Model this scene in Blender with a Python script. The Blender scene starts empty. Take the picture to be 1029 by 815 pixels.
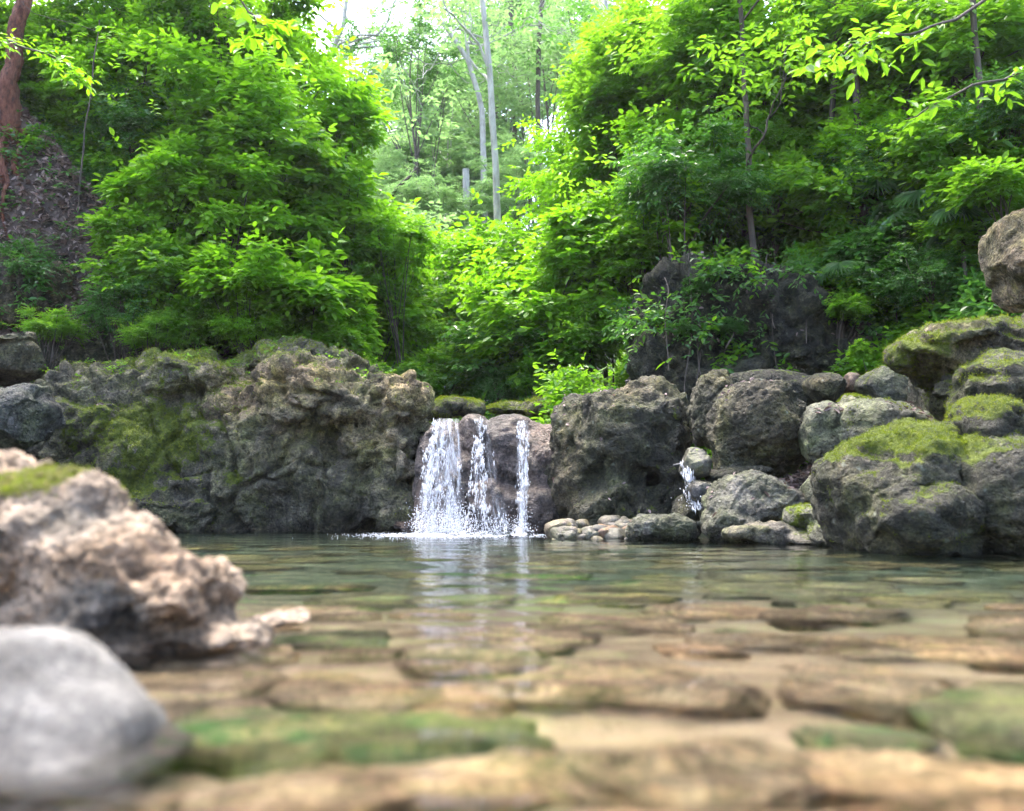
import bpy, math, random
import numpy as np
from mathutils import Vector, Matrix

# ------------------------------------------------------------------ camera, world, sun, exposure
scene = bpy.context.scene
R = math.radians
FPX = 900.0
CAM_H = 0.30
HORIZON = 508.0
PITCH = math.atan((HORIZON - 405.5) / FPX)
cd = bpy.data.cameras.new('camera')
cam = bpy.data.objects.new('camera', cd)
scene.collection.objects.link(cam)
cam.location = (0, 0, CAM_H)
cam.rotation_euler = (R(90) + PITCH, 0, 0)
cd.sensor_width = 36
cd.lens = FPX / 1024 * 36
cd.clip_start = 0.05
cd.clip_end = 1000
cd.dof.use_dof = True
cd.dof.focus_distance = 10.5
cd.dof.aperture_fstop = 1.8
scene.camera = cam

SUN_EL, SUN_AZ = R(70), R(-30)          # azimuth from +Y towards +X
w = bpy.data.worlds.new('World')
scene.world = w
w.use_nodes = True
nt = w.node_tree
bg = nt.nodes['Background']
sky = nt.nodes.new('ShaderNodeTexSky')
sky.sky_type = 'NISHITA'
sky.sun_disc = False
sky.sun_elevation = SUN_EL
sky.sun_rotation = SUN_AZ
sky.air_density = 1.0
sky.dust_density = 4.0
sky.ozone_density = 1.0
nt.links.new(sky.outputs[0], bg.inputs[0])
bg.inputs[1].default_value = 0.15
sd = bpy.data.lights.new('sun', 'SUN')
sd.energy = 0.85
sd.angle = R(24)
sd.color = (1.0, 0.95, 0.86)
sun = bpy.data.objects.new('sun', sd)
scene.collection.objects.link(sun)
sdir = Vector((math.sin(SUN_AZ) * math.cos(SUN_EL), math.cos(SUN_AZ) * math.cos(SUN_EL), math.sin(SUN_EL)))
sun.rotation_euler = sdir.to_track_quat('Z', 'Y').to_euler()
sun.location = (0, 0, 30)
scene.view_settings.view_transform = 'Standard'
scene.view_settings.look = 'None'
scene.view_settings.exposure = 3.05
scene.view_settings.gamma = 1
scene.view_settings.use_curve_mapping = False

cy = scene.cycles
cy.use_denoising = True
cy.denoiser = 'OPENIMAGEDENOISE'
cy.use_adaptive_sampling = True
cy.adaptive_threshold = 0.02
cy.max_bounces = 8
cy.diffuse_bounces = 3
cy.glossy_bounces = 4
cy.transmission_bounces = 6
cy.transparent_max_bounces = 12
cy.volume_bounces = 0
HAZE = 0.0004
cy.caustics_refractive = True
cy.caustics_reflective = False
cy.blur_glossy = 0.5
cy.sample_clamp_indirect = 6.0

# ------------------------------------------------------------------ pixel -> point, numpy noise
CT, ST = math.cos(PITCH), math.sin(PITCH)
def P(px, py, d):
    """photo pixel (1029x815) at forward distance d -> world point"""
    sx, sy = px * 1024 / 1029, py * 811 / 815
    X, Y = (sx - 512) / FPX, (405.5 - sy) / FPX
    v = (X, CT - Y * ST, ST + Y * CT)
    k = d / v[1]
    return np.array([v[0] * k, d, CAM_H + v[2] * k])

def _hash(ix, iy, iz, seed):
    h = (ix * 374761393 + iy * 668265263 + iz * 2147483647 + seed * 1274126177) & 0xffffffff
    h = ((h ^ (h >> 13)) * 1274126177) & 0xffffffff
    h = ((h ^ (h >> 16)) * 2246822519) & 0xffffffff
    return (h ^ (h >> 15)) & 0xffffffff

_G = np.random.RandomState(5).normal(size=(256, 3)); _G /= np.linalg.norm(_G, axis=1)[:, None]
def perlin(p, seed=0):
    p = np.asarray(p, float)
    i = np.floor(p).astype(np.int64); f = p - i
    u = f * f * f * (f * (f * 6 - 15) + 10)
    r = 0
    for dx in (0, 1):
        for dy in (0, 1):
            for dz in (0, 1):
                g = _G[_hash(i[:, 0] + dx, i[:, 1] + dy, i[:, 2] + dz, seed) & 255]
                dot = g[:, 0] * (f[:, 0] - dx) + g[:, 1] * (f[:, 1] - dy) + g[:, 2] * (f[:, 2] - dz)
                wx = u[:, 0] if dx else 1 - u[:, 0]
                wy = u[:, 1] if dy else 1 - u[:, 1]
                wz = u[:, 2] if dz else 1 - u[:, 2]
                r = r + dot * wx * wy * wz
    return r * 1.6

def fbm(p, scale, oct=4, seed=0, gain=0.5, ridged=False):
    p = np.asarray(p, float) / scale
    a, s, r = 1.0, 1.0, 0
    for k in range(oct):
        n = perlin(p * s, seed + k * 17)
        if ridged: n = 1 - 2.6 * np.abs(n)
        r = r + a * n; a *= gain; s *= 2.03
    return r

def voronoi(p, scale, seed=0):
    p = np.asarray(p, float) / scale
    i = np.floor(p).astype(np.int64); f = p - i
    f1 = np.full(len(p), 9.0); f2 = np.full(len(p), 9.0); cid = np.zeros(len(p))
    for dx in (-1, 0, 1):
        for dy in (-1, 0, 1):
            for dz in (-1, 0, 1):
                h = _hash(i[:, 0] + dx, i[:, 1] + dy, i[:, 2] + dz, seed)
                ox = (h & 1023) / 1023.0; oy = ((h >> 10) & 1023) / 1023.0; oz = ((h >> 20) & 1023) / 1023.0
                d = np.sqrt((dx + ox - f[:, 0]) ** 2 + (dy + oy - f[:, 1]) ** 2 + (dz + oz - f[:, 2]) ** 2)
                cl = d < f1
                f2 = np.where(cl, f1, np.minimum(f2, d)); cid = np.where(cl, (h & 255) / 255.0, cid); f1 = np.where(cl, d, f1)
    return f1, f2, cid

def sstep(a, b, x):
    t = np.clip((x - a) / (b - a), 0, 1)
    return t * t * (3 - 2 * t)

# ------------------------------------------------------------------ object helpers
def tag(o, label=None, cat=None, group=None, kind=None):
    if label: o['label'] = label
    if cat: o['category'] = cat
    if group: o['group'] = group
    if kind: o['kind'] = kind
    return o

def link(o, parent=None):
    scene.collection.objects.link(o)
    if parent is not None: o.parent = parent
    return o

def empty(name, loc):
    o = bpy.data.objects.new(name, None)
    o.empty_display_size = 0.2
    o.location = loc
    return link(o)

def mesh_np(name, V, F, attrs=None, smooth=True, uv=None):
    """V (n,3); F (m,k) int array (all faces k-gons)"""
    me = bpy.data.meshes.new(name)
    V = np.ascontiguousarray(V, np.float32); F = np.ascontiguousarray(F, np.int32)
    m, k = F.shape
    me.vertices.add(len(V)); me.vertices.foreach_set('co', V.ravel())
    me.loops.add(m * k); me.loops.foreach_set('vertex_index', F.ravel())
    me.polygons.add(m)
    me.polygons.foreach_set('loop_start', np.arange(0, m * k, k, dtype=np.int32))
    me.polygons.foreach_set('use_smooth', np.full(m, smooth, bool))
    me.update(calc_edges=True)
    for nme, (dom, arr) in (attrs or {}).items():
        a = me.attributes.new(nme, 'FLOAT', dom)
        a.data.foreach_set('value', np.ascontiguousarray(arr, np.float32))
    if uv is not None:
        l = me.uv_layers.new(name='UVMap')
        l.data.foreach_set('uv', np.ascontiguousarray(uv[F.ravel()], np.float32).ravel())
    return me

def add(name, me, mat, parent=None, loc=None):
    o = bpy.data.objects.new(name, me)
    if mat is not None and len(me.materials) == 0: me.materials.append(mat)
    if loc is not None: o.location = loc
    return link(o, parent)

class Geo:
    """collects quads (triangles as degenerate-free tri lists kept apart)"""
    def __init__(s): s.v = []; s.f = []; s.n = 0
    def add(s, V, F):
        s.v.append(np.asarray(V, float)); s.f.append(np.asarray(F, int) + s.n); s.n += len(V)
    def tube(s, pts, rad, ns=7, seed=0, rough=0.0):
        pts = np.asarray(pts, float); n = len(pts)
        rad = np.broadcast_to(np.asarray(rad, float), (n,)) if np.ndim(rad) == 0 else np.asarray(rad, float)
        t = np.gradient(pts, axis=0); t /= np.linalg.norm(t, axis=1)[:, None] + 1e-9
        ref = np.array([0.31, 0.95, 0.05]) if abs(t[0][1]) < .9 else np.array([1., 0, 0])
        a = np.cross(t, ref); a /= np.linalg.norm(a, axis=1)[:, None] + 1e-9
        b = np.cross(t, a)
        ang = np.arange(ns) / ns * 2 * math.pi
        rr = rad[:, None] * np.ones(ns)[None]
        if rough:
            rs = np.random.RandomState(seed)
            rr = rr * (1 + rough * (rs.rand(n, ns) - .5))
        V = pts[:, None, :] + rr[..., None] * (np.cos(ang)[None, :, None] * a[:, None, :] + np.sin(ang)[None, :, None] * b[:, None, :])
        i = np.arange(n - 1)[:, None] * ns; j = np.arange(ns)[None]; j2 = (j + 1) % ns
        F = np.stack([i + j, i + j2, i + ns + j2, i + ns + j], -1).reshape(-1, 4)
        s.add(V.reshape(-1, 3), F)
    def mesh(s, name, **k): return mesh_np(name, np.concatenate(s.v), np.concatenate(s.f), **k)

def wander(a, b, n, amp, rs):
    a, b = np.asarray(a, float), np.asarray(b, float)
    t = np.linspace(0, 1, n)
    p = a + (b - a) * t[:, None]
    ph = rs.rand(3, 2) * 6.28
    for k in range(3):
        p[:, k] += amp * (np.sin(t * 3.1 * (1 + .5 * k) + ph[k, 0]) - math.sin(ph[k, 0]) * (1 - t) - np.sin(3.1 * (1 + .5 * k) + ph[k, 0]) * t)
        p[:, k] += amp * .35 * (np.sin(t * 9 + ph[k, 1]) - math.sin(ph[k, 1]) * (1 - t) - math.sin(9 + ph[k, 1]) * t)
    return p

# ------------------------------------------------------------------ materials
def mat(name):
    m = bpy.data.materials.new(name); m.use_nodes = True
    n = m.node_tree.nodes; n.clear()
    out = n.new('ShaderNodeOutputMaterial')
    return m, m.node_tree, out

def N(nt, t, **k):
    n = nt.nodes.new(t)
    for a, v in k.items():
        if a.startswith('i_'):
            key = a[2:]; key = int(key) if key.isdigit() else key
            n.inputs[key].default_value = v
        else: setattr(n, a, v)
    return n

def ramp(nt, src, stops):
    r = nt.nodes.new('ShaderNodeValToRGB')
    e = r.color_ramp.elements
    while len(e) < len(stops): e.new(0.5)
    for x, (p, c) in zip(e, stops):
        x.position = p; x.color = (*c, 1) if len(c) == 3 else c
    nt.links.new(src, r.inputs[0])
    return r.outputs[0]

def mix(nt, fac, a, b, blend='MIX'):
    m = N(nt, 'ShaderNodeMix', data_type='RGBA', blend_type=blend)
    for s, v in ((0, fac), (6, a), (7, b)):
        if hasattr(v, 'is_linked'): nt.links.new(v, m.inputs[s])
        elif s == 0: m.inputs[0].default_value = v
        else: m.inputs[s].default_value = (*v, 1)
    return m.outputs[2]

def math_(nt, op, a, b=0.0, clamp=False):
    m = N(nt, 'ShaderNodeMath', operation=op, use_clamp=clamp)
    for s, v in ((0, a), (1, b)):
        if hasattr(v, 'is_linked'): nt.links.new(v, m.inputs[s])
        else: m.inputs[s].default_value = v
    return m.outputs[0]

def rock_mat(name, dark, mid, light, moss=(0.13, 0.18, 0.012), rough=0.72, bump=1.0, scale=1.0, lichen=0.25, spec=0.4, FILM=.75, moss2=(0.26, 0.31, 0.02)):
    m, nt, out = mat(name)
    L = nt.links
    tc = N(nt, 'ShaderNodeTexCoord')
    oi = N(nt, 'ShaderNodeObjectInfo')
    off = N(nt, 'ShaderNodeVectorMath', operation='ADD')
    cmb = N(nt, 'ShaderNodeCombineXYZ')
    L.new(math_(nt, 'MULTIPLY', oi.outputs['Random'], 37.0), cmb.inputs[0])
    L.new(tc.outputs['Object'], off.inputs[0]); L.new(cmb.outputs[0], off.inputs[1])
    co = off.outputs[0]
    def noise(s, det=6, ro=0.6, dist=0.0):
        n = N(nt, 'ShaderNodeTexNoise'); n.inputs['Scale'].default_value = s * scale
        n.inputs['Detail'].default_value = det; n.inputs['Roughness'].default_value = ro; n.inputs['Distortion'].default_value = dist
        L.new(co, n.inputs['Vector']); return n.outputs['Fac']
    big = noise(1.3, 5, .6, .6); med = noise(6, 8, .7, .3); fine = noise(32, 6, .75)
    col = ramp(nt, big, [(0.36, dark), (0.5, mid), (0.64, light)])
    col2 = ramp(nt, med, [(0.34, tuple(c * .5 for c in dark)), (0.5, mid), (0.66, light)])
    c = mix(nt, 0.6, col, col2)
    c = mix(nt, 0.9, c, ramp(nt, fine, [(0.36, (0.32, 0.31, 0.3)), (0.5, (.95, .95, .95)), (0.64, (1.75, 1.7, 1.6))]), 'MULTIPLY')
    # per-vertex surface tone, dark and cool up to light and warm
    at = N(nt, 'ShaderNodeAttribute', attribute_name='tone')
    c = mix(nt, 1.0, c, ramp(nt, at.outputs['Fac'], [(0.0, (0.5, 0.52, 0.56)), (0.5, (1, 1, 1)), (1.0, (2.0, 1.62, 1.32))]), 'MULTIPLY')
    film = ramp(nt, noise(2.3, 6, .7, .8), [(0.42, (0, 0, 0)), (0.62, (1, 1, 1))])
    c = mix(nt, math_(nt, 'MULTIPLY', film, FILM), c, mix(nt, 1.0, c, (0.95, 1.12, 0.5), 'MULTIPLY'))
    dm = N(nt, 'ShaderNodeMapping'); dm.inputs['Scale'].default_value = (3.4, 3.4, .35); L.new(co, dm.inputs[0])
    dn = N(nt, 'ShaderNodeTexNoise', i_Scale=scale, i_Detail=6.0, i_Roughness=.7); L.new(dm.outputs[0], dn.inputs['Vector'])
    c = mix(nt, .75, c, ramp(nt, dn.outputs['Fac'], [(0.38, (0.45, 0.44, 0.42)), (0.52, (1, 1, 1)), (0.66, (1.4, 1.36, 1.25))]), 'MULTIPLY')
    # lichen flecks
    vn = N(nt, 'ShaderNodeTexVoronoi'); vn.inputs['Scale'].default_value = 11 * scale
    L.new(co, vn.inputs['Vector'])
    fl = math_(nt, 'MULTIPLY', ramp(nt, vn.outputs['Distance'], [(0.13, (1, 1, 1)), (0.3, (0, 0, 0))]), ramp(nt, med, [(0.52, (0, 0, 0)), (0.62, (1, 1, 1))]))
    c = mix(nt, math_(nt, 'MULTIPLY', fl, lichen), c, (0.34, 0.38, 0.29))
    # wet band by the water
    wt = N(nt, 'ShaderNodeAttribute', attribute_name='wet')
    c = mix(nt, math_(nt, 'MULTIPLY', wt.outputs['Fac'], .62), c, mix(nt, 1.0, c, (0.3, 0.27, 0.25), 'MULTIPLY'))
    # moss
    ma = N(nt, 'ShaderNodeAttribute', attribute_name='moss')
    mn = noise(7, 7, .75, .2)
    mf = math_(nt, 'ADD', ma.outputs['Fac'], math_(nt, 'MULTIPLY', math_(nt, 'SUBTRACT', mn, 0.5), 1.9))
    mf = ramp(nt, mf, [(0.46, (0, 0, 0)), (0.60, (1, 1, 1))])
    mc = ramp(nt, noise(13, 6, .7), [(0.3, tuple(x * .4 for x in moss)), (0.5, moss), (0.7, moss2)])
    c = mix(nt, math_(nt, 'MULTIPLY', mf, .92), c, mc)
    b = N(nt, 'ShaderNodeBsdfPrincipled')
    L.new(c, b.inputs['Base Color'])
    rg = math_(nt, 'SUBTRACT', math_(nt, 'ADD', math_(nt, 'MULTIPLY', fine, .3), rough - .15), math_(nt, 'MULTIPLY', wt.outputs['Fac'], .32))
    L.new(math_(nt, 'MAXIMUM', rg, math_(nt, 'MULTIPLY', mf, .9)), b.inputs['Roughness'])
    b.inputs['Specular IOR Level'].default_value = spec
    rg2 = math_(nt, 'ABSOLUTE', math_(nt, 'SUBTRACT', noise(9, 7, .65, .5), .5))
    rg3 = math_(nt, 'ABSOLUTE', math_(nt, 'SUBTRACT', noise(26, 5, .65, .4), .5))
    hsum = math_(nt, 'ADD', math_(nt, 'MULTIPLY', med, .7), math_(nt, 'MULTIPLY', fine, .45))
    pv = N(nt, 'ShaderNodeTexVoronoi'); pv.inputs['Scale'].default_value = 17 * scale; L.new(co, pv.inputs['Vector'])
    pits = math_(nt, 'MULTIPLY', ramp(nt, pv.outputs['Distance'], [(0.05, (0, 0, 0)), (0.32, (1, 1, 1))]), ramp(nt, big, [(.45, (0.05, .05, .05)), (.6, (.8, .8, .8))]))
    hsum = math_(nt, 'ADD', hsum, pits)
    hsum = math_(nt, 'ADD', hsum, math_(nt, 'ADD', math_(nt, 'MULTIPLY', rg2, 2.2), math_(nt, 'MULTIPLY', rg3, .8)))
    micro = noise(95, 4, .7)
    hsum = math_(nt, 'ADD', hsum, math_(nt, 'MULTIPLY', micro, math_(nt, 'ADD', math_(nt, 'MULTIPLY', mf, .5), .16)))
    bp = N(nt, 'ShaderNodeBump', i_Strength=bump, i_Distance=0.11 / scale)
    L.new(hsum, bp.inputs['Height']); L.new(bp.outputs[0], b.inputs['Normal'])
    L.new(b.outputs[0], out.inputs[0])
    return m

def leaf_mat(name, c_dark, c_mid, c_light, trans, tfac=0.45, rough=0.42, spec=0.45, yellow=0.03):
    m, nt, out = mat(name); L = nt.links
    a = N(nt, 'ShaderNodeAttribute', attribute_name='rnd')
    oi = N(nt, 'ShaderNodeObjectInfo')
    f = math_(nt, 'ADD', math_(nt, 'MULTIPLY', a.outputs['Fac'], .75), math_(nt, 'MULTIPLY', oi.outputs['Random'], .25))
    c = ramp(nt, f, [(0.0, c_dark), (0.5, c_mid), (0.97 - yellow, c_light), (1.0, (0.35, 0.28, 0.03))])
    tcol = mix(nt, .75, c, trans)
    b = N(nt, 'ShaderNodeBsdfPrincipled')
    L.new(c, b.inputs['Base Color']); b.inputs['Roughness'].default_value = rough; b.inputs['Specular IOR Level'].default_value = spec
    t = N(nt, 'ShaderNodeBsdfTranslucent'); L.new(tcol, t.inputs[0])
    ms = N(nt, 'ShaderNodeMixShader', i_0=tfac)
    L.new(b.outputs[0], ms.inputs[1]); L.new(t.outputs[0], ms.inputs[2]); L.new(ms.outputs[0], out.inputs[0])
    return m

def simple_noise_mat(name, c1, c2, scale=6, rough=.8, bump=.4, bscale=None, stretch=(1, 1, 1), dist=.02, c3=None):
    m, nt, out = mat(name); L = nt.links
    tc = N(nt, 'ShaderNodeTexCoord'); mp = N(nt, 'ShaderNodeMapping'); mp.inputs['Scale'].default_value = stretch
    L.new(tc.outputs['Object'], mp.inputs[0])
    n = N(nt, 'ShaderNodeTexNoise', i_Scale=scale, i_Detail=8.0, i_Roughness=.68); L.new(mp.outputs[0], n.inputs['Vector'])
    stops = [(.35, c1), (.65, c2)] if c3 is None else [(.32, c1), (.52, c2), (.68, c3)]
    c = ramp(nt, n.outputs['Fac'], stops)
    n2 = N(nt, 'ShaderNodeTexNoise', i_Scale=bscale or scale * 4, i_Detail=6.0, i_Roughness=.7); L.new(mp.outputs[0], n2.inputs['Vector'])
    b = N(nt, 'ShaderNodeBsdfPrincipled', i_Roughness=rough); L.new(c, b.inputs['Base Color'])
    bp = N(nt, 'ShaderNodeBump', i_Strength=bump, i_Distance=dist); L.new(n2.outputs['Fac'], bp.inputs['Height'])
    L.new(bp.outputs[0], b.inputs['Normal']); L.new(b.outputs[0], out.inputs[0])
    return m

M = {}
M['boulder'] = rock_mat('mossy_grey_rock', (0.038, 0.037, 0.026), (0.15, 0.135, 0.095), (0.43, 0.375, 0.27))
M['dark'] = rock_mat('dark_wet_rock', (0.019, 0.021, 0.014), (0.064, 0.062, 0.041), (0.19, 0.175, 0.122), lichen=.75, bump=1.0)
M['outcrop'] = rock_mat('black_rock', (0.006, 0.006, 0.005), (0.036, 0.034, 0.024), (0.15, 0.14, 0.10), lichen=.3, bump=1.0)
M['edge'] = rock_mat('damp_dark_grey_rock', (0.05, 0.052, 0.05), (0.11, 0.112, 0.108), (0.2, 0.2, 0.19))
M['ledge'] = rock_mat('wet_brown_rock', (0.075, 0.06, 0.055), (0.16, 0.125, 0.115), (0.29, 0.23, 0.21), rough=.45, lichen=.0, spec=.6, FILM=.15)
M['grey'] = rock_mat('smooth_grey_rock', (0.05, 0.053, 0.036), (0.13, 0.132, 0.095), (0.26, 0.25, 0.19), bump=.7, rough=.6)
M['pale'] = rock_mat('pale_rock', (0.06, 0.058, 0.048), (0.155, 0.15, 0.128), (0.33, 0.315, 0.28), bump=.9, rough=.6, lichen=.05)
M['tan'] = rock_mat('tan_crusty_rock', (0.09, 0.07, 0.045), (0.30, 0.25, 0.19), (0.58, 0.53, 0.455), bump=.9, scale=2.2, lichen=.0, FILM=.0, moss=(0.15, 0.15, 0.012), moss2=(.3, .28, .03))
M['stone'] = rock_mat('smooth_blue_grey_stone', (0.085, 0.08, 0.072), (0.155, 0.148, 0.136), (0.26, 0.25, 0.23), bump=.5, FILM=.0, scale=2.5, lichen=0, rough=.7)
M['bedstone'] = rock_mat('brown_bed_stone', (0.11, 0.075, 0.045), (0.29, 0.20, 0.125), (0.50, 0.385, 0.27), bump=.6, FILM=.18, scale=1.6, lichen=0, moss=(.06, .14, .02), moss2=(.14, .26, .04))
M['bedstone_green'] = rock_mat('algae_depth_tint_stone', (0.05, 0.06, 0.03), (0.13, 0.125, 0.07), (0.24, 0.21, 0.13), bump=.4, scale=1.6, lichen=0, moss=(.04, .10, .03), moss2=(.10, .18, .06))  # algae on some stones; on far ones, deep water's light absorption painted as green
M['river'] = rock_mat('round_river_cobble', (0.035, 0.033, 0.03), (0.08, 0.073, 0.065), (0.16, 0.14, 0.12), bump=.3, scale=2, lichen=0, rough=.5)
M['rust'] = rock_mat('rusty_cobble', (0.07, 0.04, 0.025), (0.15, 0.085, 0.055), (0.25, 0.16, 0.11), bump=.3, scale=2, lichen=0, rough=.55)

M['lime'] = leaf_mat('lime_leaf', (0.045, 0.13, 0.006), (0.14, 0.29, 0.010), (0.22, 0.41, 0.018), (0.32, 0.70, 0.015), .5)
M['green'] = leaf_mat('green_leaf', (0.022, 0.08, 0.008), (0.075, 0.20, 0.012), (0.18, 0.34, 0.02), (0.28, 0.58, 0.02), .5)
M['deep'] = leaf_mat('dark_glossy_leaf', (0.018, 0.065, 0.014), (0.045, 0.135, 0.02), (0.10, 0.22, 0.045), (0.14, 0.38, 0.03), .42, rough=.3, spec=.6, yellow=0)
M['haze_leaf'] = leaf_mat('haze_paled_leaf', (0.07, 0.14, 0.05), (0.14, 0.25, 0.09), (0.25, 0.38, 0.15), (0.28, 0.5, 0.14), .5, yellow=0)  # distance haze put into the leaf colour: paler, greyer leaves
M['palm'] = leaf_mat('fan_palm_leaf', (0.03, 0.085, 0.025), (0.065, 0.15, 0.045), (0.12, 0.22, 0.08), (0.12, 0.28, 0.05), .3, rough=.28, spec=.7, yellow=0)
M['litter'] = leaf_mat('dead_leaf', (0.06, 0.042, 0.038), (0.20, 0.14, 0.125), (0.48, 0.37, 0.34), (0.2, 0.12, 0.08), .1, rough=.6, yellow=0)
M['bark_pale'] = simple_noise_mat('pale_bark', (0.26, 0.24, 0.21), (0.52, 0.49, 0.44), 4, stretch=(2, 2, .6))
M['bark'] = simple_noise_mat('brown_bark', (0.035, 0.026, 0.02), (0.12, 0.09, 0.07), 6, stretch=(3, 3, .5))
M['bark_red'] = simple_noise_mat('red_bark', (0.035, 0.014, 0.010), (0.16, 0.055, 0.032), 9, .85, .9, 22, stretch=(2, 2, .8), dist=.05, c3=(0.26, 0.11, 0.07))
M['soil'] = simple_noise_mat('forest_soil', (0.022, 0.016, 0.013), (0.075, 0.054, 0.044), 1.6, .95, .9, 9, dist=.08, c3=(0.15, 0.115, 0.098))
M['bed'] = simple_noise_mat('pool_bed_gravel', (0.10, 0.075, 0.042), (0.25, 0.18, 0.11), 2.2, .8, .5, 14, dist=.03, c3=(0.36, 0.265, 0.17))

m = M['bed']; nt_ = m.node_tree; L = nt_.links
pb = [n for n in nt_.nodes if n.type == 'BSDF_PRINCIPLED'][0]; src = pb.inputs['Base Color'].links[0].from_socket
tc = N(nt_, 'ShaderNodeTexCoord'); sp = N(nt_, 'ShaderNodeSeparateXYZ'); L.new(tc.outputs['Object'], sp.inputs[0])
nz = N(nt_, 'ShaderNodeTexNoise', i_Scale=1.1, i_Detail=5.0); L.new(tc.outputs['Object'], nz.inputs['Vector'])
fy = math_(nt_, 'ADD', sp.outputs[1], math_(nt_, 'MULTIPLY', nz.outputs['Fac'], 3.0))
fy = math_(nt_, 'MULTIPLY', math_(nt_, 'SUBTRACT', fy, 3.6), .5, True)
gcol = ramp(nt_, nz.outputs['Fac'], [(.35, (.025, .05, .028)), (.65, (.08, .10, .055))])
L.new(mix(nt_, fy, src, gcol), pb.inputs['Base Color'])  # far bed painted dark green for the light absorbed by deep water

# water
m, nt_, out = mat('clear_pool_water'); L = nt_.links
fr = N(nt_, 'ShaderNodeFresnel', i_IOR=1.33)
tc = N(nt_, 'ShaderNodeTexCoord')
nz = N(nt_, 'ShaderNodeTexNoise', i_Scale=16.0, i_Detail=3.0); L.new(tc.outputs['Object'], nz.inputs['Vector'])
bp = N(nt_, 'ShaderNodeBump', i_Strength=.12, i_Distance=.01); L.new(nz.outputs['Fac'], bp.inputs['Height'])
gl = N(nt_, 'ShaderNodeBsdfGlossy', i_Roughness=0.02)
rf = N(nt_, 'ShaderNodeBsdfRefraction', i_IOR=1.33, i_Roughness=0.0); rf.inputs['Color'].default_value = (.98, 1, .98, 1)
for n_ in (fr, gl, rf): L.new(bp.outputs[0], n_.inputs['Normal'])
ms = N(nt_, 'ShaderNodeMixShader'); L.new(fr.outputs[0], ms.inputs[0]); L.new(rf.outputs[0], ms.inputs[1]); L.new(gl.outputs[0], ms.inputs[2])
L.new(ms.outputs[0], out.inputs[0]); M['water'] = m

# white falling water: lacy sheet
m, nt_, out = mat('white_water_sheet'); L = nt_.links
tc = N(nt_, 'ShaderNodeTexCoord'); mp = N(nt_, 'ShaderNodeMapping'); mp.inputs['Scale'].default_value = (1, 1, 1)
L.new(tc.outputs['UV'], mp.inputs[0])
n1 = N(nt_, 'ShaderNodeTexNoise', i_Scale=7.0, i_Detail=6.0, i_Roughness=.7, i_Distortion=.6); L.new(mp.outputs[0], n1.inputs['Vector'])
n2 = N(nt_, 'ShaderNodeTexNoise', i_Scale=26.0, i_Detail=4.0, i_Roughness=.7, i_Distortion=1.0); L.new(mp.outputs[0], n2.inputs['Vector'])
s_ = math_(nt_, 'ADD', math_(nt_, 'MULTIPLY', n1.outputs['Fac'], .6), math_(nt_, 'MULTIPLY', n2.outputs['Fac'], .4))
al = ramp(nt_, s_, [(.47, (0, 0, 0)), (.58, (1, 1, 1))])
ed = N(nt_, 'ShaderNodeAttribute', attribute_name='edge')
al = math_(nt_, 'MULTIPLY', al, ed.outputs['Fac'], True)
pb = N(nt_, 'ShaderNodeBsdfPrincipled', i_Roughness=.25); pb.inputs['Base Color'].default_value = (.86, .88, .92, 1)
tl = N(nt_, 'ShaderNodeBsdfTranslucent'); tl.inputs[0].default_value = (.86, .88, .94, 1)
m1 = N(nt_, 'ShaderNodeMixShader', i_0=.4); L.new(pb.outputs[0], m1.inputs[1]); L.new(tl.outputs[0], m1.inputs[2])
tp = N(nt_, 'ShaderNodeBsdfTransparent')
m2 = N(nt_, 'ShaderNodeMixShader'); L.new(math_(nt_, 'MULTIPLY', al, .85), m2.inputs[0]); L.new(tp.outputs[0], m2.inputs[1]); L.new(m1.outputs[0], m2.inputs[2])
L.new(m2.outputs[0], out.inputs[0]); M['sheet'] = m
m, nt_, out = mat('white_droplets'); L = nt_.links
pb = N(nt_, 'ShaderNodeBsdfPrincipled', i_Roughness=.15); pb.inputs['Base Color'].default_value = (.88, .9, .94, 1)
tl = N(nt_, 'ShaderNodeBsdfTranslucent'); tl.inputs[0].default_value = (.88, .9, .95, 1)
m1 = N(nt_, 'ShaderNodeMixShader', i_0=.45); L.new(pb.outputs[0], m1.inputs[1]); L.new(tl.outputs[0], m1.inputs[2]); L.new(m1.outputs[0], out.inputs[0])
M['drops'] = m

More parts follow.
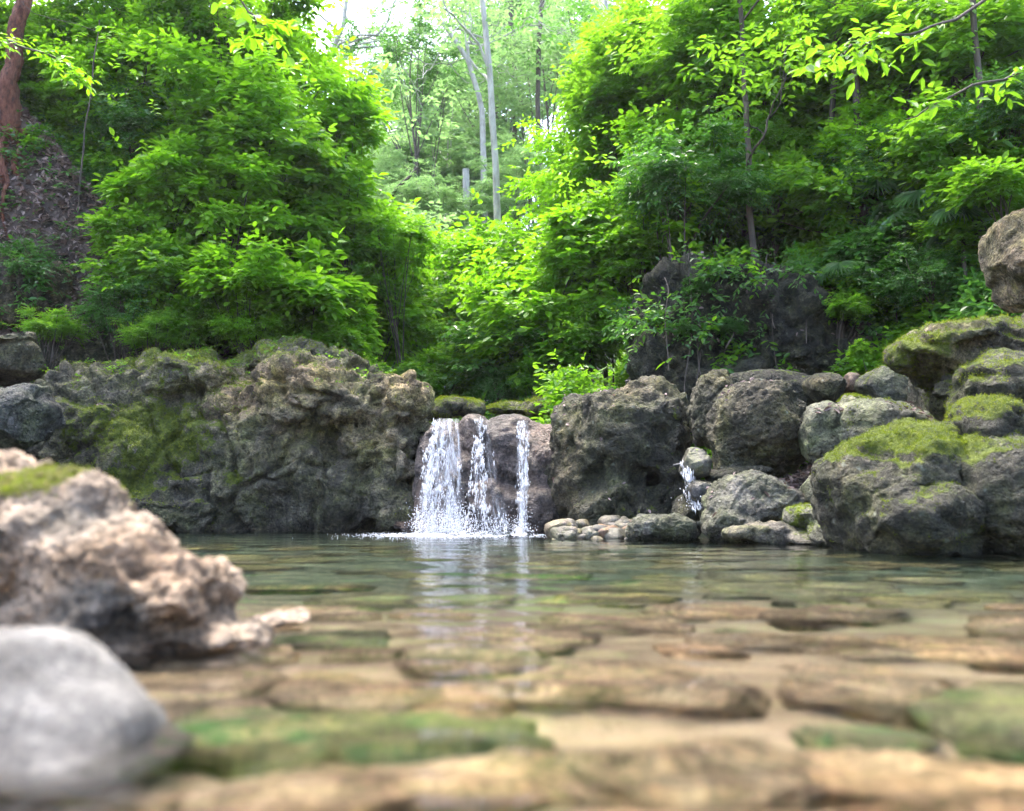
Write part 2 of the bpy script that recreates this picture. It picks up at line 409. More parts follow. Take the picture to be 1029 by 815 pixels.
# ------------------------------------------------------------------ terrain
YB = 10.9
def back_y(x): return np.interp(x, [-1.5, -1.15, .7, 1.4, 2.5], [12.7, 10.7, 10.7, 12.0, 12.3])
def pool_s(x, y):
    xr = np.interp(y, [0, 4, 7, 8.2, 9, 11], [4.4, 4.4, 4.2, 3.2, 2.4, 1.9])
    return np.maximum.reduce([-7.6 - x, x - xr, y - back_y(x), -3.0 - y])
def bed_depth(x, y):
    return np.interp(y, [-3, 0, 1.3, 2.2, 4, 7, 11], [.15, .17, .20, .24, .50, .95, 1.1])
def terrain(x, y):
    x = np.asarray(x, float); y = np.asarray(y, float)
    s = pool_s(x, y)
    p = np.stack([x, y, 0 * x], -1)
    n = fbm(p, 2.2, 4, 3) * .16 + fbm(p, 9, 2, 8) * .5 * sstep(12, 30, y)
    inside = -bed_depth(x, y) * sstep(0, .9, -s) + fbm(p, .5, 3, 21) * .03
    xl = np.interp(y, [12.6, 14.0, 20, 40, 70], [-9.5, -3.0, -3.4, -5.5, -9])
    xr = np.interp(y, [6, 10, 12.3, 13.8, 20, 40, 70], [4.9, 4.3, 3.7, 1.6, 1.2, .9, 2])
    dl = np.maximum(0, xl - x); dr = np.maximum(0, x - xr)
    f = 1.2 + .05 * np.maximum(0, y - 12) + .30 * np.maximum(0, y - 30) - .22 * np.maximum(0, y - 62)
    st = lambda t, a: a * np.minimum(t, 9) + .45 * a * np.clip(t - 9, 0, 14)
    kb = sstep(0, .55, y - back_y(x))
    kr = sstep(6, 9, y)
    out_pool = .1 + .35 * np.clip(s, 0, 25) + st(dr, .75) * kr
    z_back = f + st(dl, 1.05) + st(dr, 1.0)
    z = (1 - kb) * out_pool + kb * z_back
    z = z + n * sstep(0, 1, s)
    k = sstep(-.15, .15, s)
    return inside * (1 - k) + z * k

def T(x, y): return float(terrain(np.array([x]), np.array([y]))[0])

def grid_mesh(name, xs, ys, zf):
    X, Y = np.meshgrid(xs, ys)
    V = np.stack([X.ravel(), Y.ravel(), zf(X.ravel(), Y.ravel())], -1)
    nx, ny = len(xs), len(ys)
    i = (np.arange(ny - 1)[:, None] * nx + np.arange(nx - 1)[None]).ravel()
    return mesh_np(name, V, np.stack([i, i + 1, i + nx + 1, i + nx], -1))

u = np.linspace(-1, 1, 420)
xs = 14 * u + 130 * np.sign(u) * np.abs(u) ** 5
v_ = np.linspace(0, 1, 420)
ys = -60 * (1 - v_) ** 6 - 2 + 62 * v_ + 120 * v_ ** 5
ground = tag(add('ground', grid_mesh('ground', xs, ys, lambda x, y: terrain(x, y) - .04 * (pool_s(x, y) < .1)), M['soil']), kind='structure')
bx = np.linspace(-8.0, 4.6, 300); by = np.linspace(-3.2, 13.0, 370)
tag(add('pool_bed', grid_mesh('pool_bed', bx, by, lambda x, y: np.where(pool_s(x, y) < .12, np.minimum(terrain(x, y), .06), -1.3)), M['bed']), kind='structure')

# ---- pool water with real ripples
FALL_C = [(P(447, 537, 10.3)[0], 10.3, 1.0), (P(500, 537, 10.3)[0], 10.25, .6), (P(524, 537, 10.3)[0], 10.25, .8)]
def water_z(x, y):
    rs = np.random.RandomState(4)
    z = np.zeros_like(x)
    near = np.clip(y, .8, 12)
    for lam, amp, n in ((.95, .0045, 5), (.48, .0032, 7), (.25, .0024, 8), (.14, .0015, 10), (.08, .0005, 10)):
        for k in range(n):
            th = rs.normal(0, .42) + math.pi / 2
            l = lam * rs.uniform(.75, 1.3)
            kx, ky = math.cos(th) * 2 * math.pi / l, math.sin(th) * 2 * math.pi / l
            ph = rs.rand() * 6.28
            env = .55 + .45 * np.sin(x * rs.uniform(.3, 1.4) + y * rs.uniform(.3, 1.2) + rs.rand() * 6.28)
            fade = np.exp(-np.maximum(0, near - lam * 45) / (lam * 40))
            z += amp / math.sqrt(n) * 1.3 * env * fade * np.sin(kx * x + ky * y + ph + 1.2 * np.sin(x * 1.3 + ky * .02 * y))
    calm = .5 + .5 * sstep(1.5, 4, y)
    z *= calm * (1.9 - .95 * sstep(2.0, 4.0, y) - .45 * sstep(5, 9, y))
    for fx, fy, a in FALL_C:
        r = np.hypot(x - fx, y - fy)
        z += a * .010 * np.sin(r * 2 * math.pi / .32 - 1) * np.exp(-r / 1.6) / (1 + r)
        z += a * .035 * np.exp(-(r / .6) ** 2) * fbm(np.stack([x, y, 0 * x], -1), .11, 3, 5)
    return z
yr = np.concatenate([np.linspace(-2.9, .3, 30)[:-1], np.geomspace(.32, 12.6, 500)])
uu = np.linspace(-1, 1, 620)
V = []
for y in yr:
    W = 4.6 + .28 * max(y, 0)
    x = W * (.22 * uu + .78 * uu ** 3) - .25 * max(y, 0) * .3
    V.append(np.stack([x, np.full_like(x, y), x * 0], -1))
V = np.concatenate(V); V[:, 2] = water_z(V[:, 0], V[:, 1])
nx = len(uu); i = (np.arange(len(yr) - 1)[:, None] * nx + np.arange(nx - 1)[None]).ravel()
tag(add('pool_water', mesh_np('pool_water', V, np.stack([i, i + 1, i + nx + 1, i + nx], -1)), M['water']), kind='structure')
# upper stream feeding the falls
ux = np.linspace(-1.2, .6, 60); uy = np.linspace(11.15, 15, 80)
tag(add('upper_stream', grid_mesh('upper_stream', ux, uy, lambda x, y: 1.235 + .006 * fbm(np.stack([x, y, 0 * x], -1), .3, 3, 2) + .02 * (y - 10.75)), M['water']), kind='structure')

# ------------------------------------------------------------------ rocks
_ico = {}
def ico(sub):
    if sub not in _ico:
        import bmesh
        bm = bmesh.new(); bmesh.ops.create_icosphere(bm, subdivisions=sub, radius=1)
        V = np.array([v.co[:] for v in bm.verts]); F = np.array([[v.index for v in f.verts] for f in bm.faces]); bm.free()
        _ico[sub] = (V, F)
    return _ico[sub]

def lump(rs, sub=4, p=2.5, cuts=7, depth=.82):
    V, F = ico(sub)
    V = V.copy()
    k = (np.abs(V) ** p).sum(1) ** (1 / p)
    V = V / k[:, None]
    for _ in range(cuts):
        n = rs.normal(size=3); n /= np.linalg.norm(n)
        o = rs.uniform(depth - .08, depth + .12)
        d = V @ n - o
        V -= np.maximum(d, 0)[:, None] * n * .92
    V /= np.maximum(np.abs(V).max(0), .6)
    return V, F

def Bl(px, py, rpx, rpy, d, rd, tilt=0.0):
    c = P(px, py, d); s = d / FPX
    return (c, (rpx * s, rd, rpy * s), tilt)

def remesh(V, F, voxel):
    me = mesh_np('tmp', V, F)
    o = bpy.data.objects.new('tmp', me); scene.collection.objects.link(o)
    md = o.modifiers.new('r', 'REMESH'); md.mode = 'VOXEL'; md.voxel_size = voxel
    dg = bpy.context.evaluated_depsgraph_get(); dg.update()
    e = o.evaluated_get(dg); m2 = e.to_mesh()
    n = len(m2.vertices); co = np.empty(n * 3, np.float32); m2.vertices.foreach_get('co', co)
    fl = np.empty(len(m2.loops), np.int32); m2.loops.foreach_get('vertex_index', fl)
    F2 = fl.reshape(-1, 4)
    e.to_mesh_clear(); bpy.data.objects.remove(o); bpy.data.meshes.remove(me)
    return co.reshape(-1, 3).astype(float), F2

def edges_of(F):
    E = np.concatenate([np.stack([F[:, i], F[:, (i + 1) % F.shape[1]]], 1) for i in range(F.shape[1])])
    return E
def smooth_v(V, F, it, lam=.6):
    E = edges_of(F); n = len(V)
    cnt = np.bincount(E[:, 0], minlength=n) + np.bincount(E[:, 1], minlength=n)
    for _ in range(it):
        S = np.stack([np.bincount(E[:, 0], V[E[:, 1], k], n) + np.bincount(E[:, 1], V[E[:, 0], k], n) for k in range(3)], 1)
        V = V + lam * (S / np.maximum(cnt, 1)[:, None] - V)
    return V
def normals(V, F):
    n = np.cross(V[F[:, 2]] - V[F[:, 0]], V[F[:, -1]] - V[F[:, 1]])
    R_ = np.zeros_like(V)
    for k in range(F.shape[1]):
        for a in range(3): R_[:, a] += np.bincount(F[:, k], n[:, a], len(V))
    return R_ / (np.linalg.norm(R_, axis=1)[:, None] + 1e-12)

def rock_shape(V, F, seed, voxel, big=.10, lumps=.0, lump_scale=.5, mid=.035, crack=.0, strata=0., fine=.010, size=1.0, lump_mask=None, blocks=.035):
    n = normals(V, F)
    q = V + .12 * size * np.stack([fbm(V, .6 * size, 2, seed + 40), fbm(V, .6 * size, 2, seed + 41), fbm(V, .6 * size, 2, seed + 42)], -1)
    d = big * size * fbm(V, 1.1 * size, 3, seed)
    if lumps:
        f1, f2, cid = voronoi(q, lump_scale, seed + 2)
        g = np.clip((f2 - f1) / .38, 0, 1)
        msk = 1 if lump_mask is None else lump_mask(V)
        d += lumps * msk * (np.sqrt(g) - .75 + .5 * (cid - .5))
        f1, f2, cid = voronoi(q, lump_scale * .42, seed + 3)
        d += lumps * .33 * msk * (np.sqrt(np.clip((f2 - f1) / .4, 0, 1)) - .75 + .4 * (cid - .5))
    d += -mid * size * (fbm(q, .42 * size, 5, seed + 5, ridged=True, gain=.45) - .3) * .42 + mid * size * .6 * fbm(V, .3 * size, 3, seed + 6)
    if blocks:
        q3 = q + .05 * size * np.stack([fbm(V, .2 * size, 2, seed + 50), fbm(V, .2 * size, 2, seed + 51), fbm(V, .2 * size, 2, seed + 52)], -1)
        for sc_, am in ((.85, 1.3), (.38, .5), (.15, .2)):
            f1, f2, cid = voronoi(q3, sc_ * size, seed + 31)
            e = np.clip((f2 - f1) / .16, 0, 1)
            d += blocks * size * am * ((cid - .5) * 1.3 * e - .5 * (1 - e) ** 2)
    if strata:
        q2 = q.copy(); q2[:, 2] = q2[:, 2] * 4.5 + q2[:, 0] * 1.3
        d += strata * fbm(q2, .5 * size, 4, seed + 9, ridged=True) * .5
    if crack:
        f1, f2, cid = voronoi(q * np.array([1, 1, .7]), .75 * size, seed + 12)
        d -= crack * np.exp(-((f2 - f1) / .07) ** 2)
    d += fine * size * fbm(V, .07 * size, 3, seed + 15)
    return V + n * d[:, None]

def rock(name, blobs, label, cat='boulder', group=None, seed=1, voxel=.03, material='boulder', smooth=3, moss=.2, mossup=.5,
         spots=(), bare=(), tone=.5, tonespots=(), wetz=.10, p=2.5, cuts=7, flat_bottom=None, kind=None, base=None, **shape):
    rs = np.random.RandomState(seed)
    g = Geo()
    for c, r, tilt in blobs:
        V, F = lump(rs, 4, p, cuts)
        ca, sa = math.cos(tilt), math.sin(tilt)
        V = V * np.array(r)
        V = np.stack([V[:, 0] * ca + V[:, 2] * sa, V[:, 1], -V[:, 0] * sa + V[:, 2] * ca], -1) + c
        g.add(V, F)
    V, F = remesh(np.concatenate(g.v), np.concatenate(g.f), voxel)
    V = smooth_v(V, F, smooth)
    V = rock_shape(V, F, seed * 7, voxel, **shape)
    finish_rock_args = dict(moss=moss, mossup=mossup, spots=spots, bare=bare, tone=tone, tonespots=tonespots, wetz=wetz)
    return finish_rock(name, V, F, label, cat, group, seed, material, kind, base, **finish_rock_args)

def finish_rock(name, V, F, label, cat, group, seed, material, kind, base, moss, mossup, spots, bare, tone, tonespots, wetz):
    n = normals(V, F)
    mo = moss * .5 + mossup * .45 * sstep(.25, .95, n[:, 2]) + .22 * fbm(V, .7, 4, seed + 77) 
    for c, r, a in spots:
        mo += a * np.exp(-(((V - c) / r) ** 2).sum(1))
    for c, r, a in bare:
        mo -= a * np.exp(-(((V - c) / r) ** 2).sum(1))
    mo = np.clip(mo, 0, 1.2)
    to = tone + .18 * fbm(V, .9, 3, seed + 88)
    for c, r, a in tonespots:
        to += a * np.exp(-(((V - c) / r) ** 2).sum(1))
    if V[:, 2].min() < .05 and wetz > 0:
        wt = 1 - sstep(wetz * .4, wetz * 2.2, V[:, 2] + .12 * fbm(V, .3, 3, seed + 9) + .3 * wetz)
    else: wt = V[:, 0] * 0 + (0 if wetz >= 0 else -wetz)
    mo *= 1 - .6 * wt
    b = np.array([(V[:, 0].min() + V[:, 0].max()) / 2, (V[:, 1].min() + V[:, 1].max()) / 2, V[:, 2].min()]) if base is None else np.array(base)
    me = mesh_np(name, V - b, F, {'moss': ('POINT', mo), 'tone': ('POINT', np.clip(to, 0, 1)), 'wet': ('POINT', wt)})
    o = add(name, me, M[material], None, b)
    return tag(o, label, cat, group, kind)

def S(px, py, d, rpx, rpy, a): # spot
    s = d / FPX
    return (P(px, py, d), np.array([rpx * s, 1.2, rpy * s]), a)

# -- the big boulder left of the falls
bm_x0 = P(185, 400, 12)[0]
rock('large_boulder', [
    Bl(290, 442, 118, 100, 12.7, 1.35), Bl(388, 455, 44, 86, 12.2, 1.1), Bl(190, 455, 115, 100, 12.9, 1.3),
    Bl(100, 462, 85, 98, 12.9, 1.2), Bl(25, 490, 60, 72, 12.8, 1.2), Bl(285, 505, 125, 55, 12.3, 1.1), Bl(400, 510, 38, 50, 12.0, .9),
    Bl(130, 515, 140, 48, 12.3, 1.1), Bl(330, 402, 80, 42, 12.1, .95), Bl(405, 405, 26, 30, 11.9, .7), Bl(290, 365, 45, 26, 12.7, .8), Bl(200, 380, 60, 28, 12.4, .9)],
    'huge mossy grey boulder spreading from the left edge to the main waterfall', seed=3, voxel=.022, smooth=6,
    lumps=.10, lump_scale=.62, lump_mask=lambda V: .12 + .88 * sstep(bm_x0, bm_x0 + 1.0, V[:, 0] + .8 * (V[:, 2] - 1.2)) * sstep(.45, 1.0, V[:, 2]),
    big=.12, mid=.07, crack=.10, fine=.018, blocks=.08, moss=.50, mossup=.6,
    spots=[S(175, 455, 11.6, 45, 32, .5), S(205, 395, 11.6, 80, 28, .2), S(90, 430, 11.6, 50, 40, .12), S(120, 490, 11.6, 35, 15, .6), S(190, 350, 12, 120, 16, .3), S(240, 480, 11.6, 12, 10, .5), S(140, 420, 11.6, 60, 30, .3)],
    bare=[S(330, 450, 11.6, 110, 60, .35)],
    tonespots=[S(250, 400, 11.6, 50, 28, .45), S(310, 380, 11.6, 55, 22, .45), S(405, 385, 11.5, 28, 25, .5), S(350, 430, 11.4, 50, 25, .25), S(385, 450, 11.3, 40, 25, .12), S(300, 515, 11.2, 130, 30, -.35), S(120, 500, 11.3, 120, 40, -.2), S(60, 430, 11.5, 70, 40, -.15)])

rock('edge_boulder', [Bl(14, 424, 40, 34, 10.8, .6), Bl(-30, 445, 50, 50, 10.8, .7), Bl(35, 395, 18, 12, 10.9, .3)], 'grey lumpy boulder cut by the photo edge in front of the huge mossy boulder',
     seed=8, material='edge', tone=.4, moss=.1, mossup=.3, lumps=.04, lump_scale=.3, voxel=.03)
rock('dark_boulder', [Bl(8, 365, 40, 24, 12.2, .5), Bl(-25, 372, 30, 28, 12.2, .5)], 'dark rock wedged under the tilted stone at far left bank', seed=9, material='dark', mossup=.3, voxel=.03, base=None)
rock('tilted_stone', [Bl(12, 341, 24, 12, 12.0, .4, -.15)], 'small pale tilted stone topping the dark rock at far left bank', cat='rock', seed=10, material='boulder', voxel=.02, mossup=.2)
rock('bank_rock', [Bl(75, 362, 60, 22, 13.6, .5), Bl(140, 352, 50, 18, 13.8, .5)], 'low brown bank rock showing above the huge mossy boulder', cat='rock', seed=12, material='dark', moss=.3, voxel=.035)

# -- ledge under the falls
rock('waterfall_ledge', [
    Bl(447, 482, 30, 60, 11.4, .6), Bl(478, 436, 17, 18, 11.1, .35), Bl(522, 442, 36, 24, 11.1, .45), Bl(548, 470, 30, 46, 11.0, .55),
    Bl(480, 500, 45, 50, 11.3, .65), Bl(505, 515, 34, 36, 10.9, .55), Bl(545, 515, 26, 34, 10.8, .5), Bl(515, 470, 40, 30, 11.15, .5), Bl(455, 530, 60, 20, 11.2, .5)],
    'wet pinkish brown rock ledge the three main waterfalls pour over', cat='rock ledge', seed=15, material='ledge', voxel=.022, smooth=4,
    big=.05, lumps=.03, lump_scale=.35, mid=.02, fine=.006, moss=0, mossup=.05, wetz=.25, tonespots=[S(548, 440, 10.6, 20, 30, .25), S(500, 500, 10.6, 50, 40, -.1)])
rock('mossy_rock', [Bl(458, 411, 28, 10, 13.0, .4), Bl(440, 414, 18, 9, 13.0, .4)], 'low moss-covered rock behind the lip of the widest waterfall', cat='rock', seed=16, voxel=.02, moss=.8, mossup=.8)
rock('mossy_rock', [Bl(520, 412, 36, 10, 13.0, .4), Bl(545, 410, 22, 13, 12.8, .4)], 'long low moss-covered rock behind the lip of the thinnest waterfall', cat='rock', seed=17, voxel=.02, moss=.75, mossup=.8)

# -- dark boulder right of the falls
rock('dark_boulder', [
    Bl(622, 455, 64, 72, 10.5, .95), Bl(588, 436, 34, 34, 10.6, .7), Bl(655, 422, 36, 40, 10.4, .7), Bl(625, 508, 60, 40, 10.3, .9), Bl(648, 392, 26, 14, 10.5, .55), Bl(668, 470, 24, 60, 10.3, .7), Bl(575, 480, 26, 50, 10.7, .6)],
    'dark pitted boulder with pale lichen specks between waterfalls and rock pile', seed=21, material='dark', voxel=.026, smooth=3,
    big=.10, lumps=.05, lump_scale=.4, mid=.07, fine=.022, crack=.0, blocks=.05, moss=.3, mossup=.35, tonespots=[S(640, 390, 10, 40, 14, .35), S(570, 470, 10, 16, 60, .25)])

# -- rock pile
def pile(px, py, rx, ry, d, rd, label, seed, material='grey', extra=(), **k):
    kw = dict(voxel=.02, big=.09, mid=.035, fine=.008, size=max(rx, ry) * d / FPX * 1.1)
    kw['voxel'] = max(.012, kw['size'] * .035)
    kw.update(k)
    return rock('boulder', [Bl(px, py, rx, ry, d, rd, k.pop('tilt', 0) if 'tilt' in k else 0)] + list(extra), label, seed=seed, material=material, **{a: b for a, b in kw.items() if a != 'tilt'})
pile(716, 415, 24, 42, 9.6, .35, 'upright pointed boulder with tan tip beside the dark pitted boulder', 31, 'dark', [Bl(722, 390, 15, 18, 9.6, .25)], tonespots=[S(725, 380, 9.3, 14, 12, .5)], lumps=.03, lump_scale=.15)
pile(766, 432, 52, 50, 9.2, .5, 'large dark rounded boulder in the middle of the rock pile', 32, 'dark', [Bl(735, 460, 24, 30, 9.2, .35)], tone=.6, mid=.08, fine=.03)
pile(826, 438, 26, 34, 8.8, .35, 'upright smooth grey-green boulder right of the large dark rounded one', 33, 'grey', tone=.35, moss=.2)
pile(893, 430, 58, 30, 8.6, .45, 'broad rounded grey boulder with green film above the mossy bright boulder', 34, 'grey', tone=.4, moss=.45, mossup=.2, bump=0) if False else None
pile(890, 432, 56, 32, 8.6, .45, 'broad rounded grey boulder with green film in the upper rock pile', 34, 'grey', tone=.45, moss=.42, mossup=.2)
pile(900, 392, 42, 22, 9.8, .4, 'mossy sloping boulder at the back top of the rock pile', 35, 'grey', moss=.55, tone=.3)
pile(829, 391, 20, 16, 9.8, .3, 'small dark boulder with tan crown topping the rock pile', 36, 'dark', tonespots=[S(824, 384, 9.6, 10, 8, .6)])
pile(855, 388, 15, 13, 10.0, .25, 'reddish brown broken rock beside the tan-crowned boulder', 37, 'rust', tone=.1)
pile(858, 408, 17, 12, 9.0, .2, 'small rounded mossy stone resting between grey boulders', 38, 'grey', moss=.6)
pile(698, 466, 15, 17, 9.0, .22, 'small round wet stone left of the narrow side cascade', 39, 'river', tone=.3)
pile(707, 497, 20, 16, 8.9, .25, 'dark wet stone under the narrow side cascade', 40, 'river', tone=.05, wetz=-.8)
pile(716, 517, 14, 16, 8.7, .2, 'dark wet stone at the foot of the narrow side cascade', 41, 'river', tone=.1)
pile(760, 504, 50, 30, 8.5, .42, 'pale pinkish grey boulder with pitted face at the waters edge', 42, 'pale', [Bl(738, 525, 30, 20, 8.4, .35)], tone=.4, moss=.1, lumps=.02, lump_scale=.12)
pile(745, 479, 36, 15, 9.0, .3, 'dark slab tucked under the large dark rounded boulder', 43, 'dark', tone=.5)
pile(823, 492, 17, 20, 8.3, .3, 'small grey block between the pale boulder and the mossy one', 44, 'grey', tone=.3)
pile(785, 538, 58, 13, 7.9, .35, 'long low pale rock lying along the waterline', 45, 'pale', [Bl(830, 543, 40, 9, 7.6, .3)], tone=.6, wetz=.03, strata=.02)
pile(828, 520, 40, 16, 7.8, .35, 'low stone with green moss top under the right boulder', 46, 'grey', [Bl(850, 535, 34, 18, 7.3, .35)], moss=.6, tone=.45)
pile(668, 532, 36, 15, 8.8, .35, 'flat pale broken rock at the waters edge below the dark boulder', 47, 'pale', tone=.35, strata=.03, wetz=.03)
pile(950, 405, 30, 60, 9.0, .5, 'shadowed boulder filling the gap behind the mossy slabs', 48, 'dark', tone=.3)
pile(690, 520, 14, 22, 9.3, .3, 'dark wet rock tucked right of the pitted boulder foot', 49, 'dark', tone=.3)
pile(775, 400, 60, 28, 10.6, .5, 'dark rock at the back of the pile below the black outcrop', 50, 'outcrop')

# -- right formation
rock('boulder', [Bl(915, 497, 82, 62, 6.6, .75), Bl(880, 500, 48, 56, 6.45, .6), Bl(1000, 505, 80, 62, 6.5, .9), Bl(905, 530, 60, 40, 6.3, .7), Bl(1080, 500, 80, 70, 6.6, .8), Bl(1035, 535, 70, 45, 6.3, .75)],
     'big dark boulder with bright moss cap rising from the water at right', seed=61, material='dark', voxel=.022, smooth=3, big=.07, mid=.05, strata=.035, fine=.012, crack=.015,
     moss=.38, mossup=.75, spots=[S(890, 440, 6.3, 60, 18, .75), S(950, 450, 6.1, 30, 20, .4)], tone=.5, wetz=.05, tonespots=[S(940, 545, 5.9, 120, 14, .15)])
rock('boulder', [Bl(1005, 405, 60, 46, 6.7, .55), Bl(1020, 455, 75, 48, 6.6, .6), Bl(985, 440, 40, 40, 6.5, .5), Bl(1080, 430, 60, 70, 6.7, .6)],
     'layered mossy boulder stacked between the flat slab and the waterside boulder', seed=62, material='dark', voxel=.02, smooth=3, big=.06, strata=.05, mid=.04, crack=.04, moss=.55, mossup=.8, tone=.45,
     spots=[S(1000, 410, 6.2, 40, 20, .3)])
rock('rock_slab', [Bl(985, 358, 76, 28, 7.3, .7, .02), Bl(948, 350, 46, 20, 7.2, .55, -.1), Bl(1055, 355, 70, 36, 7.4, .7), Bl(990, 392, 45, 34, 7.4, .6)],
     'flat overhanging slab with yellow-green moss, highest of the right stack', cat='rock slab', seed=63, material='boulder', voxel=.02, smooth=3, big=.05, strata=.08, mid=.04, moss=.5, mossup=.85, tone=.5,
     spots=[S(920, 350, 7, 30, 14, .4)])
rock('boulder', [Bl(1028, 255, 34, 50, 8.3, .45), Bl(1045, 270, 40, 50, 8.4, .5)], 'tall smooth tan boulder at the right edge above the slab', seed=64, material='boulder', voxel=.02, tone=.8, moss=.1, mossup=.2, big=.05)

# -- black outcrop below the right-hand trees
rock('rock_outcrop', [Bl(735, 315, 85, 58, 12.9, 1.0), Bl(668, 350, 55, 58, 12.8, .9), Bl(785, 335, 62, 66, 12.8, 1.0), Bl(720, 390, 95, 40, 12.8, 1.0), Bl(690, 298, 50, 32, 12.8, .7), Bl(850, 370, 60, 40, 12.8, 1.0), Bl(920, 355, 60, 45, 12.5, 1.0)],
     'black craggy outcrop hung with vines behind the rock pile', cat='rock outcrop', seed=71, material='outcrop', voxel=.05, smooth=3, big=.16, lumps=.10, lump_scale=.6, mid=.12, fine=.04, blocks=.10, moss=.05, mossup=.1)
rock('cliff', [Bl(75, 95, 60, 60, 17.5, .9), Bl(110, 125, 40, 45, 17.3, .8)], 'blue-grey cliff face among leaves on the upper left slope', cat='cliff', seed=72, material='grey', voxel=.06, big=.15, lumps=.1, lump_scale=.6, mid=.1, tone=.4)
rock('cliff', [Bl(30, 235, 60, 40, 14.6, .8), Bl(20, 300, 60, 40, 13.8, .8)], 'dark rocky ledge in the bare soil of the left slope', cat='cliff', seed=73, material='outcrop', voxel=.06, big=.2, lumps=.14, lump_scale=.5, mid=.1, tone=.9)

# -- foreground rocks (soft focus)
rock('crusty_rock', [Bl(30, 560, 105, 95, 2.2, .28), Bl(-20, 520, 90, 70, 2.25, .25), Bl(110, 590, 90, 70, 2.1, .24), Bl(180, 610, 62, 52, 2.05, .18), Bl(100, 650, 130, 60, 2.1, .28), Bl(40, 500, 40, 42, 2.2, .18), Bl(205, 645, 58, 30, 2.05, .16)],
     'crusty tan rock with yellow moss tip in the left foreground', cat='rock', seed=81, material='tan', voxel=.0075, smooth=4, size=.3, big=.12, lumps=.010, lump_scale=.07, mid=.06, fine=.02, blocks=.05,
     moss=-.25, mossup=.25, spots=[(P(40, 478, 2.1), np.array([.10, .3, .045]), .9), (P(10, 490, 2.1), np.array([.08, .3, .045]), .6)], wetz=.02, tone=.78,
     tonespots=[(P(115, 610, 1.95), np.array([.09, .2, .06]), -.75), (P(60, 520, 1.95), np.array([.1, .2, .05]), -.3), (P(160, 570, 1.95), np.array([.15, .2, .08]), .3)])
rock('wet_rock', [Bl(284, 621, 26, 9, 2.35, .08), Bl(262, 630, 20, 10, 2.3, .08)], 'small wet tan rock breaking the surface right of the crusty one', cat='rock', seed=83, material='tan', voxel=.007, size=.15, moss=-.3, mossup=-.2, wetz=.03, tone=.7)
rock('smooth_stone', [Bl(15, 716, 112, 79, 1.28, .16), Bl(-60, 716, 120, 79, 1.3, .17), Bl(82, 738, 78, 48, 1.25, .12), Bl(30, 790, 150, 60, 1.2, .16)],
     'smooth blue-grey stone half in the water, nearest at lower left', cat='stone', seed=82, material='stone', voxel=.007, smooth=45, size=.3, big=.02, mid=.006, fine=.002, blocks=0, moss=-.5, mossup=-.3, wetz=.012, tone=.5)

# -- shore pebbles below the dark boulder
def small_stone(name, c, r, rot, seed, material, label, cat, group=None, tone=.5, moss=-.3, sub=4, flat=0, kind=None, wetz=.0, mossup=0):
    rs = np.random.RandomState(seed)
    V, F = lump(rs, sub, rs.uniform(2.1, 2.9), 6 if name != 'bed_stone' else 3, .8 if name != 'bed_stone' else .9)
    V = V * (1 + .16 * fbm(V + seed, .9, 3, seed)[:, None])
    V = V * np.array(r)
    ca, sa = math.cos(rot), math.sin(rot)
    V = np.stack([V[:, 0] * ca - V[:, 1] * sa, V[:, 0] * sa + V[:, 1] * ca, V[:, 2]], -1)
    V += normals(V, F) * (fbm(V * 1.0 + seed, min(r) * .8, 3, seed) * min(r) * .1)[:, None]
    V = V + np.array(c)
    return finish_rock(name, V, F, label, cat, group, seed, material, kind, None, moss, mossup, (), (), tone, (), wetz)

rs = np.random.RandomState(12)
for k in range(62):
    px = rs.uniform(556, 650) if k < 48 else rs.uniform(650, 725)
    t = rs.rand()
    d = 9.35 - .55 * t if px < 650 else 8.9
    py = 524 + 18 * t + rs.uniform(-2, 2)
    r = rs.uniform(.03, .10) * rs.uniform(.7, 1.3) * (1.25 - .4 * t)
    c = P(px, py, d); c[2] = max(c[2] - .02, -.02)
    rust = px > 600 and rs.rand() < .35
    small_stone('cobble', c, (r * rs.uniform(1, 1.5), r, r * rs.uniform(.6, .95)), rs.rand() * 3, 300 + k, 'rust' if rust else 'river',
                'rust-coloured cobble on the little bank under the dark pitted boulder' if rust else 'grey cobble on the little bank under the dark pitted boulder',
                'cobble', 'rusty cobbles below the dark boulder' if rust else 'grey cobbles below the dark boulder', tone=rs.uniform(.2, .8), sub=3, wetz=0)

# -- stones lying on the pool bed
rs = np.random.RandomState(33)
big_bed = [ # px, py of surface line of sight, radii m, label
    (640, 690, .30, .17, 'broad orange-brown flat stone under water in the middle foreground'),
    (880, 695, .20, .13, 'flat tan stone with green rim under water right of the middle one'),
    (700, 770, .26, .13, 'tan flat stone nearest the viewer under shallow water, centre right'),
    (930, 780, .26, .14, 'pale brown flat stone nearest the viewer at lower right corner'),
    (470, 780, .20, .11, 'sandy flat stone nearest the viewer below the waterfall reflection'),
    (300, 800, .16, .10, 'rounded sandy stone at the bottom edge beside green weed'),
    (350, 690, .24, .13, 'pale orange flat stone under water right of the crusty rock'),
    (990, 655, .22, .14, 'grey-brown flat stone under water at the right edge'),
    (520, 640, .25, .16, 'brown flat stone under water in front of the waterfall reflection'),
    (780, 640, .28, .16, 'long tan flat stone under water behind the green-rimmed one'),
]
def sub_point(px, py, depth):
    q = P(px, py, 1.0); dr = q - np.array([0, 0, CAM_H]); tt = -CAM_H / dr[2]
    hit = np.array([0, 0, CAM_H]) + dr * tt
    hd = dr[:2] / np.linalg.norm(dr[:2]); ci = abs(dr[2]) / np.linalg.norm(dr); si = math.sqrt(1 - ci * ci) / 1.33
    tr = si / math.sqrt(1 - si * si)
    return hit[0] + hd[0] * tr * depth, hit[1] + hd[1] * tr * depth
taken = []
